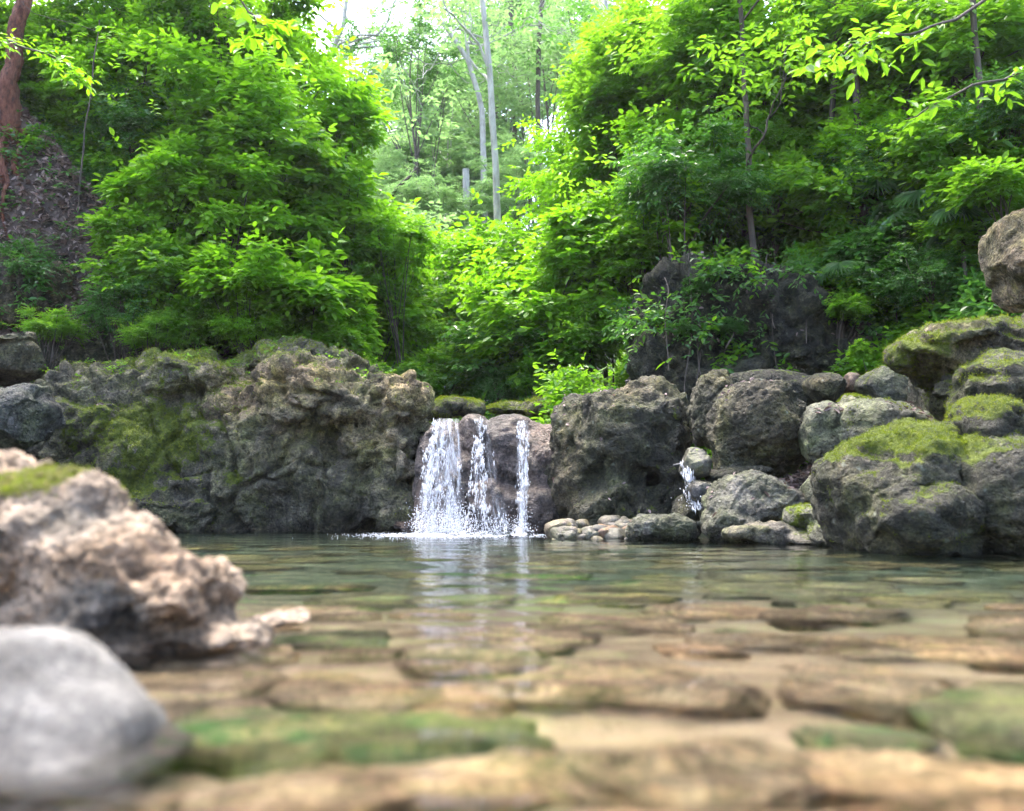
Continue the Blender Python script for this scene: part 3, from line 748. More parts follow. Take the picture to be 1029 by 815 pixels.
for k, (px, py, ra, rb, lab) in enumerate(big_bed):
    x, y = sub_point(px, py, .15)
    h = (.12, .10, .07, .07, .06, .06, .07, .08, .08, .09)[k]
    taken.append((x, y, max(ra, rb)))
    small_stone('bed_stone', (x, y, T(x, y) + h * .3), (ra * .8, rb * 1.05, h), rs.uniform(-.5, .5), 500 + k, 'bedstone', lab, 'stone', None, tone=rs.uniform(.45, .7), moss=(.35 if k in (0, 1) else .0), sub=5, wetz=0, mossup=.0)
k = 0; tries = 0
while k < 190 and tries < 9000:
    tries += 1
    y = .8 + 8.2 * rs.rand() ** 1.7; x = rs.uniform(-.66, .66) * y + rs.uniform(-.3, .3)
    if pool_s(np.array([x]), np.array([y]))[0] > -.3: continue
    r = rs.uniform(.07, .22) * (1 + .10 * y)
    if any(math.hypot(x - a, y - b) < (r + c) * .55 for a, b, c in taken): continue
    taken.append((x, y, r))
    green = rs.rand() < .12
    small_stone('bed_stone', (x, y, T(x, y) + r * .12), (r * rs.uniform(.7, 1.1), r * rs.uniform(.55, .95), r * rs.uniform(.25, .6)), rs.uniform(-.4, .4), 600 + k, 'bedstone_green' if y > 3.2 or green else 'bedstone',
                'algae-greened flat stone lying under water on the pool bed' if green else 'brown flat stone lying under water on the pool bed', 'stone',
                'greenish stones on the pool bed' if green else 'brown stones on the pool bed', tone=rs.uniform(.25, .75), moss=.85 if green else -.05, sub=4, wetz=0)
    k += 1

# ------------------------------------------------------------------ leaves
def leaves_mesh(name, pos, dirv, nrm, length, width, rs, fold=.16, droop=.12, tones=None, tmpl=None):
    d = dirv / (np.linalg.norm(dirv, axis=1)[:, None] + 1e-9)
    n = nrm - (nrm * d).sum(1)[:, None] * d; n /= np.linalg.norm(n, axis=1)[:, None] + 1e-9
    s = np.cross(d, n)
    if tmpl is None: tmpl = [(0, 0, 0), (.28, .42, fold), (.66, .40, fold * .8 - droop * .3), (1, 0, -droop), (.66, -.40, fold * .8 - droop * .3), (.28, -.42, fold)]
    t = np.array(tmpl)
    K = len(t)
    V = pos[:, None] + length[:, None, None] * t[None, :, 0, None] * d[:, None] + width[:, None, None] * t[None, :, 1, None] * s[:, None] + (length * .5)[:, None, None] * t[None, :, 2, None] * n[:, None]
    base = np.arange(len(pos))[:, None] * K
    F = np.concatenate([base + np.array([0, 1, 2, 3]), base + np.array([0, 3, 4, 5])], 1).reshape(-1, 4)
    r = rs.rand(len(pos)) if tones is None else tones
    return mesh_np(name, V.reshape(-1, 3), F, {'rnd': ('FACE', np.repeat(r, 2))}, smooth=False)

def sprays(rs, starts, dirs, nleaf, L, wr, up=.9, jitter=.35, spacing=.42, droop=.25, pal=False):
    """leaves set alternately along twigs; returns arrays"""
    n = len(starts)
    t = (np.arange(nleaf) + .5)
    d = dirs / np.linalg.norm(dirs, axis=1)[:, None]
    side = np.cross(d, np.array([0, 0, 1.])); side /= np.linalg.norm(side, axis=1)[:, None] + 1e-6
    tilt = rs.normal(0, .35, n)
    sd = np.where(np.arange(nleaf) % 2, 1, -1)
    step = t * L * spacing
    pos = starts[:, None] + d[:, None] * step[None, :, None]
    pos[..., 2] -= droop * (step[None] ** 2) * rs.uniform(.5, 1.5, (n, 1))
    last = (t > nleaf - 1)
    ld = d[:, None] * (.55 + .8 * last[None, :, None]) + side[:, None] * (sd * (1 - .85 * last))[None, :, None] + rs.normal(0, .22, (n, nleaf, 3))
    ld[..., 2] += -.25 + tilt[:, None] * sd * .4
    nr = np.array([0, 0, up]) + rs.normal(0, jitter, (n, nleaf, 3)) + d[:, None] * .15
    sz = L * rs.uniform(.65, 1.2, (n, nleaf)) * rs.uniform(.8, 1.15, (n, 1))
    tone = np.clip(rs.rand(n, 1) * .6 + rs.rand(n, nleaf) * .4, 0, 1)
    return pos.reshape(-1, 3), ld.reshape(-1, 3), nr.reshape(-1, 3), sz.ravel(), (sz * wr).ravel(), tone.ravel()

def crown_mesh(name, seed, Rr, total, L, wr=.5, nleaf=7, flat=.85, nclump=26, crad=.34, up=.9, jitter=.35, spacing=.42, droop=.25, layer=.0):
    rs = np.random.RandomState(seed)
    u = rs.normal(size=(nclump * 3, 3)); u /= np.linalg.norm(u, axis=1)[:, None]
    u[:, 2] = u[:, 2] * .9 + .12
    u = u[:nclump]
    rad = (rs.uniform(.12, 1, nclump) ** .45) * .78 * (1 + .75 * fbm(u * 1.0, .6, 2, seed))
    C = u * rad[:, None] * Rr * np.array([1, 1, flat])
    nsp = total // nleaf
    w = rs.uniform(.4, 1.6, nclump); w /= w.sum()
    ci = rs.choice(nclump, nsp, p=w)
    cr = Rr * crad * rs.uniform(.45, 1.25, nclump)
    q = rs.normal(size=(nsp, 3)); q /= np.linalg.norm(q, axis=1)[:, None]
    q *= (rs.rand(nsp) ** .5)[:, None]
    st = C[ci] + q * cr[ci][:, None] * np.array([1, 1, .62 if not layer else .35])
    far_ = rs.rand(nsp) < .10
    st[far_] = C[ci[far_]] + q[far_] * (cr[ci[far_]] * 1.9)[:, None]
    if layer:
        st[:, 2] = np.round(st[:, 2] / layer) * layer + rs.normal(0, layer * .16, nsp)
    out = st.copy(); out[:, 2] *= .3
    dirs = out / (np.linalg.norm(out, axis=1)[:, None] + .01) + rs.normal(0, .55, (nsp, 3)) * np.array([1, 1, .55])
    dirs[:, 2] -= .08
    p, ld, nr, sz, wd, tn = sprays(rs, st, dirs, nleaf, L, wr, up, jitter, spacing, droop)
    me = leaves_mesh(name, p, ld, nr, sz, wd, rs, tones=tn)
    return me, C

PROTO = {}
def proto(key, **k):
    lst = []
    for v in range(k.pop('variants', 2)):
        me, C = crown_mesh('crown_' + key, hash(key) % 1 + len(PROTO) * 31 + v * 7 + 5, **k)
        lst.append((me, C, k['Rr']))
    PROTO[key] = lst
proto('broad', Rr=1.5, total=6600, L=.205, wr=.62, nleaf=6, nclump=34, layer=.0, jitter=.36)
proto('large', Rr=1.3, total=3400, L=.25, wr=.62, nleaf=5, nclump=22, jitter=.3)
proto('fine', Rr=1.5, total=10500, L=.11, wr=.5, nleaf=9, nclump=34, jitter=.45)
proto('tree', Rr=2.4, total=12500, L=.20, wr=.52, nleaf=7, nclump=54, crad=.28, layer=0)
proto('far', Rr=3.6, total=14000, L=.27, wr=.5, nleaf=8, nclump=60, crad=.24, jitter=.45)
proto('sparse', Rr=3.2, total=5500, L=.17, wr=.5, nleaf=7, nclump=44, crad=.2, jitter=.6, variants=2)
proto('feather', Rr=2.4, total=15000, L=.12, wr=.32, nleaf=12, nclump=40, crad=.25, layer=.4, spacing=.22, jitter=.2)

plant_i = 0
def plant(kind, px, py, d, scale, matk, label, cat='shrub', name='shrub', group=None, bark='bark', trunk_r=None, squash=1.0, base_off=(0, 0), limbs=True, base_px=None):
    """crown centre at photo pixel (px,py), distance d; stem down to the ground"""
    global plant_i
    plant_i += 1
    rs = np.random.RandomState(plant_i * 13 + 1)
    c = P(px, py, d)
    me, C, R0 = PROTO[kind][plant_i % len(PROTO[kind])]
    bx_, by_ = c[0] + base_off[0], c[1] + base_off[1]
    gz = T(bx_, by_)
    gz = min(gz, c[2] - R0 * scale * .35)
    root = empty(name, (bx_, by_, gz))
    tag(root, label, cat, group)
    loc = c - np.array([bx_, by_, gz])
    cr = add('crown', me, None, root, loc)
    rot = rs.rand() * 6.283
    cr.rotation_euler = (0, 0, rot); cr.scale = (scale, scale, scale * squash)
    if len(me.materials) == 0: me.materials.append(M['green'])
    cr.material_slots[0].link = 'OBJECT'; cr.material_slots[0].material = M[matk]
    g = Geo()
    tr = trunk_r or max(.018, .028 * R0 * scale)
    H = max(loc[2], .2)
    top = loc + np.array([0, 0, R0 * scale * .35])
    pts = wander((0, 0, -.15), top, 12, .05 * H ** .8, rs)
    rad = tr * np.linspace(1.15, .3, 12)
    g.tube(pts, rad, 7, 1, .15)
    if limbs:
        ca, sa = math.cos(rot), math.sin(rot)
        idx = rs.permutation(len(C))[:min(len(C), 16)]
        for j in idx:
            q = C[j] * scale * np.array([1, 1, squash])
            q = np.array([q[0] * ca - q[1] * sa, q[0] * sa + q[1] * ca, q[2]]) + loc
            hz = np.clip(rs.uniform(.3, .9) * q[2], .1 * H, top[2] * .95)
            k = int(np.argmin(np.abs(pts[:, 2] - hz)))
            g.tube(wander(pts[k], q, 7, .06 * scale, rs), np.linspace(rad[k] * .6, .004 + tr * .08, 7), 5)
    add('trunk', g.mesh('trunk'), M[bark], root)
    return root

# ---- left slope
LS = 'shrubs on the left slope'
plant('broad', 225, 205, 14.2, .7, 'lime', 'bright lime broad-leaved shrub midway up the left slope', name='shrub')
plant('large', 300, 300, 13.7, .65, 'lime', 'lime shrub leaning over the right end of the huge boulder')
plant('large', 245, 285, 13.3, .5, 'lime', 'bright yellow-green shrub just above the huge boulder')
plant('broad', 165, 275, 13.5, .55, 'green', 'mid-green shrub above the mossiest part of the huge boulder')
plant('fine', 120, 310, 13.2, .4, 'deep', 'dark small-leaved bush on the soil above the left boulder end')
plant('fine', 55, 325, 12.9, .35, 'green', 'low green bush beside the tilted stone', squash=.7)
plant('large', 138, 235, 13.8, .45, 'green', 'green large-leaved shrub beside the bare soil patch')
plant('tree', 265, 130, 15.5, .85, 'lime', 'lime-green tree with layered sprays left of the sky gap', 'tree', 'tree')
plant('tree', 185, 60, 16.5, .9, 'lime', 'bright green tree filling the top of the left slope', 'tree', 'tree')
plant('broad', 330, 215, 16, .9, 'lime', 'bright green small tree at the right end of the left slope', 'tree', 'tree')
plant('fine', 345, 285, 16, .75, 'green', 'fine-leaved green bush where the left slope meets the valley')
plant('tree', 95, 25, 16, .75, 'green', 'green tree overhead at upper left beside the red trunk', 'tree', 'tree')
plant('broad', 85, 120, 15.2, .5, 'lime', 'yellow-green shrub over the blue-grey cliff face')
plant('fine', 140, 130, 15.0, .8, 'deep', 'dark glossy bush under the upper left trees')
plant('large', 22, 150, 14.2, .34, 'green', 'green sapling hanging over the bare soil at the left edge')
plant('large', 210, 150, 15, .7, 'green', 'small-leaved green bush in the middle of the left slope')
plant('tree', 275, 75, 18, .55, 'lime', 'yellow-green tree bordering the bright sky gap', 'tree', 'tree')
plant('broad', 385, 320, 16.5, .6, 'lime', 'pale lime bush behind the right end of the huge boulder')
plant('large', 285, 235, 14.6, .6, 'green', 'mid-green bush between the lime shrubs of the left slope')
plant('tree', 10, 60, 15.0, .6, 'green', 'small green tree at the top left corner in front of the red trunk', 'tree', 'tree')
plant('fine', 160, 335, 12.9, .35, 'green', 'low sprig bush on the crest of the huge boulder', squash=.7)

plant('large', 172, 190, 13.9, .55, 'lime', 'lime large-leaved shrub in the middle of the left slope')
plant('broad', 150, 262, 13.9, .38, 'green', 'green shrub between the bare soil and the lime shrubs')
plant('fine', 195, 320, 13.4, .45, 'green', 'small-leaved green bush tucked behind the boulder crest')
plant('fine', 255, 325, 13.3, .42, 'lime', 'small lime bush behind the highest point of the huge boulder')
plant('large', 320, 340, 13.6, .4, 'green', 'green large-leaved bush behind the boulder shoulder')
plant('broad', 275, 180, 14.8, .75, 'green', 'mid-green shrub below the yellow-green tree by the sky gap')
plant('tree', 140, 95, 15.2, .6, 'lime', 'lime tree above the dark glossy bush on the left', 'tree', 'tree')
plant('fine', 35, 270, 13.6, .35, 'deep', 'small dark bush growing in the leaf litter at left')
plant('tree', 225, 20, 15.5, .7, 'green', 'green tree crown at the top edge left of centre', 'tree', 'tree')
plant('fine', 370, 255, 17.5, .7, 'lime', 'lime bush at the valley edge below the bare branches')
plant('large', 345, 335, 14.5, .5, 'lime', 'lime large-leaved shrub between boulder and valley')
plant('fine', 95, 190, 14.4, .32, 'deep', 'dark bush at the upper rim of the bare soil patch')

plant('large', 120, 60, 15.0, .6, 'lime', 'lime large-leaved tree filling the upper left beside the thin sapling', 'tree', 'tree')
plant('broad', 52, 50, 16.2, .6, 'green', 'green tree crown partly hiding the red trunk', 'tree', 'tree')
plant('large', 105, 165, 14.6, .42, 'green', 'green large-leaved shrub at the top of the litter slope')
plant('broad', 395, 250, 15.8, .5, 'lime', 'lime shrub reaching from the left slope into the valley')
plant('large', 340, 130, 15.5, .5, 'lime', 'lime large-leaved sprays just under the sky gap', 'tree', 'tree')
plant('broad', 355, 375, 14.2, .3, 'green', 'small green shrub peeking over the right end of the boulder')
plant('large', 150, 320, 13.4, .28, 'lime', 'small lime sapling behind the left crest of the boulder')

plant('broad', 38, 105, 14.6, .28, 'green', 'small green shrub beside the red trunk foot', squash=.8)
plant('fine', 55, 70, 15.2, .42, 'lime', 'lime fine-leaved bush right of the red trunk')

# ---- valley floor and far trees
plant('broad', 430, 330, 18, .8, 'green', 'green shrub in the valley just left of the falls')
plant('fine', 470, 350, 16, .65, 'green', 'small-leaved shrub directly above the waterfall lip')
plant('broad', 520, 355, 15, .6, 'deep', 'dark shrub above the thinnest waterfall')
plant('broad', 470, 290, 20, .9, 'green', 'mid-green shrub in the middle of the valley')
plant('large', 555, 345, 14.5, .65, 'green', 'large-leaved green shrub behind the dark pitted boulder')
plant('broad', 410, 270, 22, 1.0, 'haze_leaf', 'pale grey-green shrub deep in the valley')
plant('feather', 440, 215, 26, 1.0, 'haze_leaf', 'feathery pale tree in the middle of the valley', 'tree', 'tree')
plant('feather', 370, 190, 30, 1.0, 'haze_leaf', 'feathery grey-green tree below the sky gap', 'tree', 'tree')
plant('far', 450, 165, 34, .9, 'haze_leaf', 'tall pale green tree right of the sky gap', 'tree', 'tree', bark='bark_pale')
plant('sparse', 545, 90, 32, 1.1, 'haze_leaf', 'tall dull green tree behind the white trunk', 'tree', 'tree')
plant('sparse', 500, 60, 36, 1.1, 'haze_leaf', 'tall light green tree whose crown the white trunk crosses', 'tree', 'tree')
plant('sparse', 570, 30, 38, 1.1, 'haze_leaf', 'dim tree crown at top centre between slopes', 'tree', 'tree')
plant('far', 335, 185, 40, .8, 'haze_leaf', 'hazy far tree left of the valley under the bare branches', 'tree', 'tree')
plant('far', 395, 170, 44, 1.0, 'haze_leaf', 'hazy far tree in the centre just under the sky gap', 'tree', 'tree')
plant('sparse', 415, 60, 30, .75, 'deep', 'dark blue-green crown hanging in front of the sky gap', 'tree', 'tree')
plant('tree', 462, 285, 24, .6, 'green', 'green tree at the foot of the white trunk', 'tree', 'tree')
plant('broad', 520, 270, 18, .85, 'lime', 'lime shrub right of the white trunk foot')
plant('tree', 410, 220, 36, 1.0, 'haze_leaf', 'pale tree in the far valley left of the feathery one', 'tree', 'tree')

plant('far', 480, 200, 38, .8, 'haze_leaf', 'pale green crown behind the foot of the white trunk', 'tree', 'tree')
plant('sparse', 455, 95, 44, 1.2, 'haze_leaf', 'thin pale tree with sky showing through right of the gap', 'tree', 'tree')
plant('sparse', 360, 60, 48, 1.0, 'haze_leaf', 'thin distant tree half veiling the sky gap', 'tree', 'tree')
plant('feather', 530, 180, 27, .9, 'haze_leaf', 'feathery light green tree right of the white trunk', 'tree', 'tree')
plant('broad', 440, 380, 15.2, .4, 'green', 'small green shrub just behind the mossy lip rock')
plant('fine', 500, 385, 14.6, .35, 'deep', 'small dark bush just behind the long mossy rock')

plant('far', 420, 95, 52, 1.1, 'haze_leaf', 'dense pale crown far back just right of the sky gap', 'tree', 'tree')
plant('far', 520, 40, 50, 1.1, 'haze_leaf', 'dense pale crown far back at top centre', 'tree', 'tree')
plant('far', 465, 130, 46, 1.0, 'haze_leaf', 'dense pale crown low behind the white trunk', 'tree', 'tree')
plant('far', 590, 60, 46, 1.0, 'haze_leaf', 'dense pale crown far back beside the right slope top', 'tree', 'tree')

# ---- right slope
plant('broad', 560, 290, 14.8, .8, 'lime', 'bright lime shrub at the left foot of the right slope')
plant('broad', 590, 340, 13.9, .42, 'green', 'green shrub draping the left side of the black outcrop')
plant('tree', 600, 190, 17.5, .72, 'lime', 'bright lime tree standing at the valley side of the right slope', 'tree', 'tree')
plant('tree', 632, 110, 16.5, .8, 'green', 'bright green tree at upper centre right', 'tree', 'tree')
plant('broad', 640, 240, 14.2, .75, 'lime', 'sunlit yellow-green shrub above the left end of the outcrop')
plant('fine', 685, 175, 13.0, .8, 'deep', 'dark small-leaved tree hanging left of the thin dark trunk', 'tree', 'tree')
plant('tree', 745, 60, 14.5, .8, 'green', 'green tree whose thin dark trunk rises from the outcrop', 'tree', 'tree', trunk_r=.06, base_off=(.05, -.3))
plant('broad', 800, 150, 15.5, 1.0, 'lime', 'bright green shrub mass behind the thin dark trunk')
plant('broad', 715, 212, 14.4, .55, 'green', 'green shrub on the crest of the black outcrop')
plant('broad', 805, 225, 14.2, .6, 'green', 'mid-green shrub on the right shoulder of the outcrop')
plant('tree', 860, 60, 14.5, .8, 'lime', 'light green tree at upper right behind the big-leaved spray', 'tree', 'tree')
plant('fine', 880, 170, 13.0, .7, 'deep', 'dark glossy bush above the fan palms')
plant('tree', 960, 60, 13.0, .75, 'green', 'green tree in the upper right corner', 'tree', 'tree')
plant('broad', 975, 170, 12.0, .65, 'green', 'green shrub over the tan edge boulder')
plant('fine', 650, 60, 19, 1.0, 'green', 'small-leaved tree crown at the top centre right', 'tree', 'tree')
plant('large', 890, 250, 12.4, .5, 'deep', 'dark large-leaved shrub among the fan palms')
plant('large', 745, 262, 13.2, .22, 'deep', 'small dark shrub rooted on top of the black outcrop')
plant('fine', 1010, 110, 11.5, .55, 'deep', 'dark bush against the right edge of the slope')
plant('broad', 985, 245, 11.6, .4, 'green', 'small green shrub left of the tan edge boulder')
plant('large', 845, 300, 12.0, .32, 'green', 'little green sapling above the rock pile', squash=.9)
plant('broad', 700, 110, 16.5, .9, 'lime', 'yellow-green shrub high on the slope left of the thin trunk')
plant('fine', 920, 110, 14.0, .8, 'green', 'small-leaved bush below the big-leaved spray')
plant('fine', 615, 270, 14.4, .42, 'deep', 'dark bush in front of the lime shrubs beside the outcrop')
plant('tree', 800, 20, 17, 1.0, 'green', 'green tree crown at the top between two lighter trees', 'tree', 'tree')

plant('broad', 640, 262, 13.9, .42, 'green', 'green shrub spilling over the left crest of the outcrop')
plant('fine', 770, 240, 14.0, .35, 'deep', 'dark bush at the foot of the thin dark trunk')
plant('large', 835, 262, 12.9, .36, 'green', 'green large-leaved shrub behind the lowest fan palm')
plant('broad', 870, 285, 12.2, .45, 'deep', 'dark broad-leaved shrub between palms and rock pile')
plant('fine', 930, 280, 11.6, .42, 'deep', 'dark bush behind the overhanging slab')
plant('large', 950, 180, 12.2, .5, 'green', 'green large-leaved shrub behind the silvery fan palm')
plant('broad', 840, 210, 13.2, .6, 'green', 'green shrub on the slope left of the palms')
plant('tree', 690, 60, 15.5, .7, 'green', 'mid-green tree left of the thin dark trunk top', 'tree', 'tree')
plant('fine', 760, 170, 14.0, .6, 'green', 'green small-leaved bush crossing the thin dark trunk')
plant('broad', 590, 255, 14.5, .6, 'green', 'mid-green shrub among the lime shrubs of the right slope')
plant('large', 1000, 190, 10.8, .4, 'green', 'green large-leaved shrub hanging over the tan boulder top')
plant('tree', 905, 20, 13.5, .6, 'deep', 'dark crown at the top edge right of centre', 'tree', 'tree')
plant('fine', 540, 380, 14.0, .3, 'green', 'low bush left of the dark pitted boulder top')

plant('broad', 690, 150, 14.6, .6, 'lime', 'lime shrub in front of the dark small-leaved tree', 'tree', 'tree')
plant('large', 780, 185, 13.6, .5, 'green', 'large-leaved green sapling right of the thin dark trunk')
plant('broad', 865, 150, 13.2, .5, 'lime', 'lime shrub glowing between the upper right trunks')
plant('large', 930, 140, 12.4, .4, 'lime', 'lime large-leaved sapling above the silvery fan palm')
plant('broad', 820, 90, 14.6, .6, 'green', 'green shrub high on the right slope between two thin trunks')
plant('large', 720, 60, 14.0, .5, 'green', 'large-leaved green crown at the top left of the thin dark tree', 'tree', 'tree')

# ---- undergrowth that nobody could count
def ground_cover(name, region, n, L, matk, label, seed, cat='undergrowth', h=.35, dead=False, wr=.5):
    rs = np.random.RandomState(seed)
    x, y = region(rs, n)
    z = terrain(x, y)
    keep = (pool_s(x, y) > .4)
    x, y, z = x[keep], y[keep], z[keep]
    m_ = len(x)
    nz_ = fbm(np.stack([x, y, 0 * x], -1), 1.2, 3, seed)
    if dead:
        pos = np.stack([x, y, z + .02], -1)
        d = rs.normal(size=(m_, 3)) * np.array([1, 1, .5]); nr = np.array([0, 0, 1.]) + rs.normal(0, .5, (m_, 3)); sz = L * rs.uniform(.5, 1.3, m_)
        me = leaves_mesh(name, pos, d, nr, sz, sz * .5, rs, fold=.3)
    else:
        hh = h * np.clip(.55 + nz_, .1, 1.6) * rs.rand(m_) ** .7
        st = np.stack([x, y, z + hh], -1)
        d = rs.normal(size=(m_, 3)) * np.array([1, 1, .5]) + np.array([0, -.3, .2])
        p, ld, nr, sz, wd, tn = sprays(rs, st, d, 5, L, wr, .9, .4)
        me = leaves_mesh(name, p, ld, nr, sz, wd, rs, tones=tn)
    o = add(name, me, M[matk]); return tag(o, label, cat, None, 'stuff')

def reg_poly(x0f, x1f, y0, y1, pw=1.0):
    def f(rs, n):
        y = y0 + (y1 - y0) * rs.rand(n) ** pw
        a, b = x0f(y), x1f(y)
        return a + (b - a) * rs.rand(n), y
    return f
ground_cover('undergrowth', reg_poly(lambda y: np.where(y < 15.5, -.40 * y, -.66 * y), lambda y: -.2 * y, 12.6, 24, 1.6), 26000, .12, 'green', 'low green undergrowth covering the left slope', 1, h=.8)
ground_cover('undergrowth', reg_poly(lambda y: .04 * y, lambda y: .66 * y + .5, 11.5, 24, 1.3), 30000, .12, 'green', 'low green undergrowth covering the right slope', 2, h=.8)
ground_cover('undergrowth', reg_poly(lambda y: -.24 * y, lambda y: .08 * y, 14, 34, 1.2), 9000, .15, 'green', 'green undergrowth on the valley floor behind the falls', 3, h=.7)
ground_cover('undergrowth', reg_poly(lambda y: np.where(y < 9.5, .56 * y + .4, .40 * y), lambda y: .8 * y + 2.5, 6.5, 12.5, .8), 12000, .12, 'deep', 'dark undergrowth at the foot of the right slope', 4, h=.4)
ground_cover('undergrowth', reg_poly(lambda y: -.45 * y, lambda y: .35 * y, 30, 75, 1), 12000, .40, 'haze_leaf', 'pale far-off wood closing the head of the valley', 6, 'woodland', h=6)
ground_cover('leaf_litter', reg_poly(lambda y: -.66 * y, lambda y: -.38 * y, 12.3, 16, 1.5), 42000, .11, 'litter', 'dry brown and mauve leaf litter on the bare left slope', 7, 'leaf litter', dead=True)
ground_cover('leaf_litter', reg_poly(lambda y: .3 * y, lambda y: .64 * y, 8, 14, 1.2), 7000, .08, 'litter', 'dry brown leaf litter on the right bank under the trees', 8, 'leaf litter', dead=True)

def cover_on(src, n, L, matk, label, seed, name='undergrowth', cat='creeper', h=.12, zmin=None, dead=False, nzmin=-.3):
    rs = np.random.RandomState(seed)
    me = src.data; m_ = len(me.vertices)
    co = np.empty(m_ * 3, np.float32); me.vertices.foreach_get('co', co); co = co.reshape(-1, 3) + np.array(src.location)
    nr0 = np.empty(m_ * 3, np.float32); me.vertices.foreach_get('normal', nr0); nr0 = nr0.reshape(-1, 3)
    w_ = np.clip(nr0[:, 2] - nzmin, 0, 1) * sstep(-.15, .35, fbm(co, .8, 3, seed)) * (nr0[:, 1] < .5)
    if zmin is not None: w_ = w_ * sstep(zmin, zmin + .9, co[:, 2])
    idx = rs.choice(m_, n, p=w_ / w_.sum())
    p0, nn = co[idx], nr0[idx]
    if dead:
        d = np.cross(nn, rs.normal(size=(n, 3))); sz = L * rs.uniform(.5, 1.3, n)
        me2 = leaves_mesh(name, p0 + nn * .012, d, nn + rs.normal(0, .4, (n, 3)), sz, sz * .5, rs, fold=.3)
    else:
        st = p0 + nn * (h * rs.rand(n) ** .7)[:, None]
        d = nn * .5 + rs.normal(size=(n, 3)) * .6 - np.array([0, 0, .45])
        p, ld, nr, sz, wd, tn = sprays(rs, st, d, 5, L, .52, .8, .45)
        me2 = leaves_mesh(name, p, ld, nr, sz, wd, rs, tones=tn)
    return tag(add(name, me2, M[matk]), label, cat, None, 'stuff')
_oc = bpy.data.objects['rock_outcrop']
cover_on(_oc, 1100, .10, 'deep', 'dark leafy creepers draping the top of the black outcrop', 31, zmin=2.0, h=.22)
cover_on(_oc, 350, .11, 'green', 'brighter green sprigs growing from the black outcrop', 32, zmin=1.6, h=.2)
cover_on(_oc, 700, .075, 'litter', 'dry leaves caught on the black outcrop', 33, 'leaf_litter', 'leaf litter', dead=True, nzmin=.1)
cover_on(bpy.data.objects['cliff'], 900, .11, 'green', 'leafy creepers on the blue-grey cliff', 34, h=.2)
cover_on(bpy.data.objects['cliff.001'], 500, .10, 'deep', 'small dark plants on the rocky ledge of the left slope', 35, h=.15)
cover_on(bpy.data.objects['large_boulder'], 260, .05, 'green', 'tiny ferny plants rooted in the top of the huge boulder', 36, h=.05, zmin=1.5, nzmin=.2)

ground_cover('undergrowth', reg_poly(lambda y: -.64 * y, lambda y: -.40 * y, 12.7, 15.5, 1.2), 1500, .10, 'deep', 'sparse small plants poking through the leaf litter on the left slope', 9, h=.3)
M['moss'] = leaf_mat('moss_tuft', (0.05, 0.065, 0.008), (0.15, 0.175, 0.014), (0.33, 0.34, 0.03), (0.3, 0.45, 0.02), .3, rough=.8, spec=.2, yellow=0)
def moss_tufts(o, n, L, seed=1):
    rs = np.random.RandomState(seed); me = o.data; m_ = len(me.vertices)
    co = np.empty(m_ * 3, np.float32); me.vertices.foreach_get('co', co); co = co.reshape(-1, 3)
    nr0 = np.empty(m_ * 3, np.float32); me.vertices.foreach_get('normal', nr0); nr0 = nr0.reshape(-1, 3)
    mo = np.empty(m_, np.float32); me.attributes['moss'].data.foreach_get('value', mo)
    w_ = sstep(.40, .9, mo + .55 * fbm(co, .14, 4, seed)) * (nr0[:, 1] < .5)
    if w_.sum() < 5: return
    idx = rs.choice(m_, n, p=w_ / w_.sum())
    p0 = co[idx] + rs.normal(0, L * .6, (n, 3)) * .6; nn = nr0[idx]
    d = nn * .8 + rs.normal(0, .6, (n, 3)) + np.array([0, 0, .25])
    sz = L * rs.uniform(.5, 1.5, n)
    t = leaves_mesh('moss', p0, d, rs.normal(size=(n, 3)), sz, sz * .35, rs)
    tag(add('moss', t, M['moss'], o), kind='stuff')
for o in list(scene.objects):
    if o.type == 'MESH' and o.parent is None and 'label' in o:
        lb = o['label']
        if 'huge mossy grey boulder' in lb: moss_tufts(o, 16000, .024, 1)
        elif 'bright moss cap' in lb: moss_tufts(o, 14000, .014, 2)
        elif 'layered mossy boulder' in lb: moss_tufts(o, 9000, .014, 3)
        elif 'overhanging slab' in lb: moss_tufts(o, 10000, .016, 4)
        elif 'moss-covered rock' in lb: moss_tufts(o, 3500, .024, 5)
        elif 'crusty tan' in lb: moss_tufts(o, 1500, .007, 6)
        elif 'mossy sloping' in lb or 'green film' in lb or 'green moss top' in lb or 'small rounded mossy' in lb: moss_tufts(o, 1500, .015, 7)
for k_, key in enumerate(('large dark rounded', 'broad rounded grey', 'pale pinkish grey', 'overhanging slab', 'upright smooth grey', 'dark pitted boulder with', 'huge mossy grey', 'dark pitted')):
    for o in list(scene.objects):
        if o.type == 'MESH' and o.parent is None and str(o.get('label', '')).startswith(key) :
            cover_on(o, 26, .07, 'litter', 'few dry leaves fallen on the ' + {'large dark rounded': 'large dark rounded boulder', 'broad rounded grey': 'broad grey boulder', 'pale pinkish grey': 'pale boulder at the waters edge', 'huge mossy grey': 'crest of the huge mossy boulder', 'upright smooth grey': 'upright grey-green boulder'}.get(key, 'rock'), 50 + k_, 'leaf_litter', 'leaf litter', dead=True, nzmin=.35)
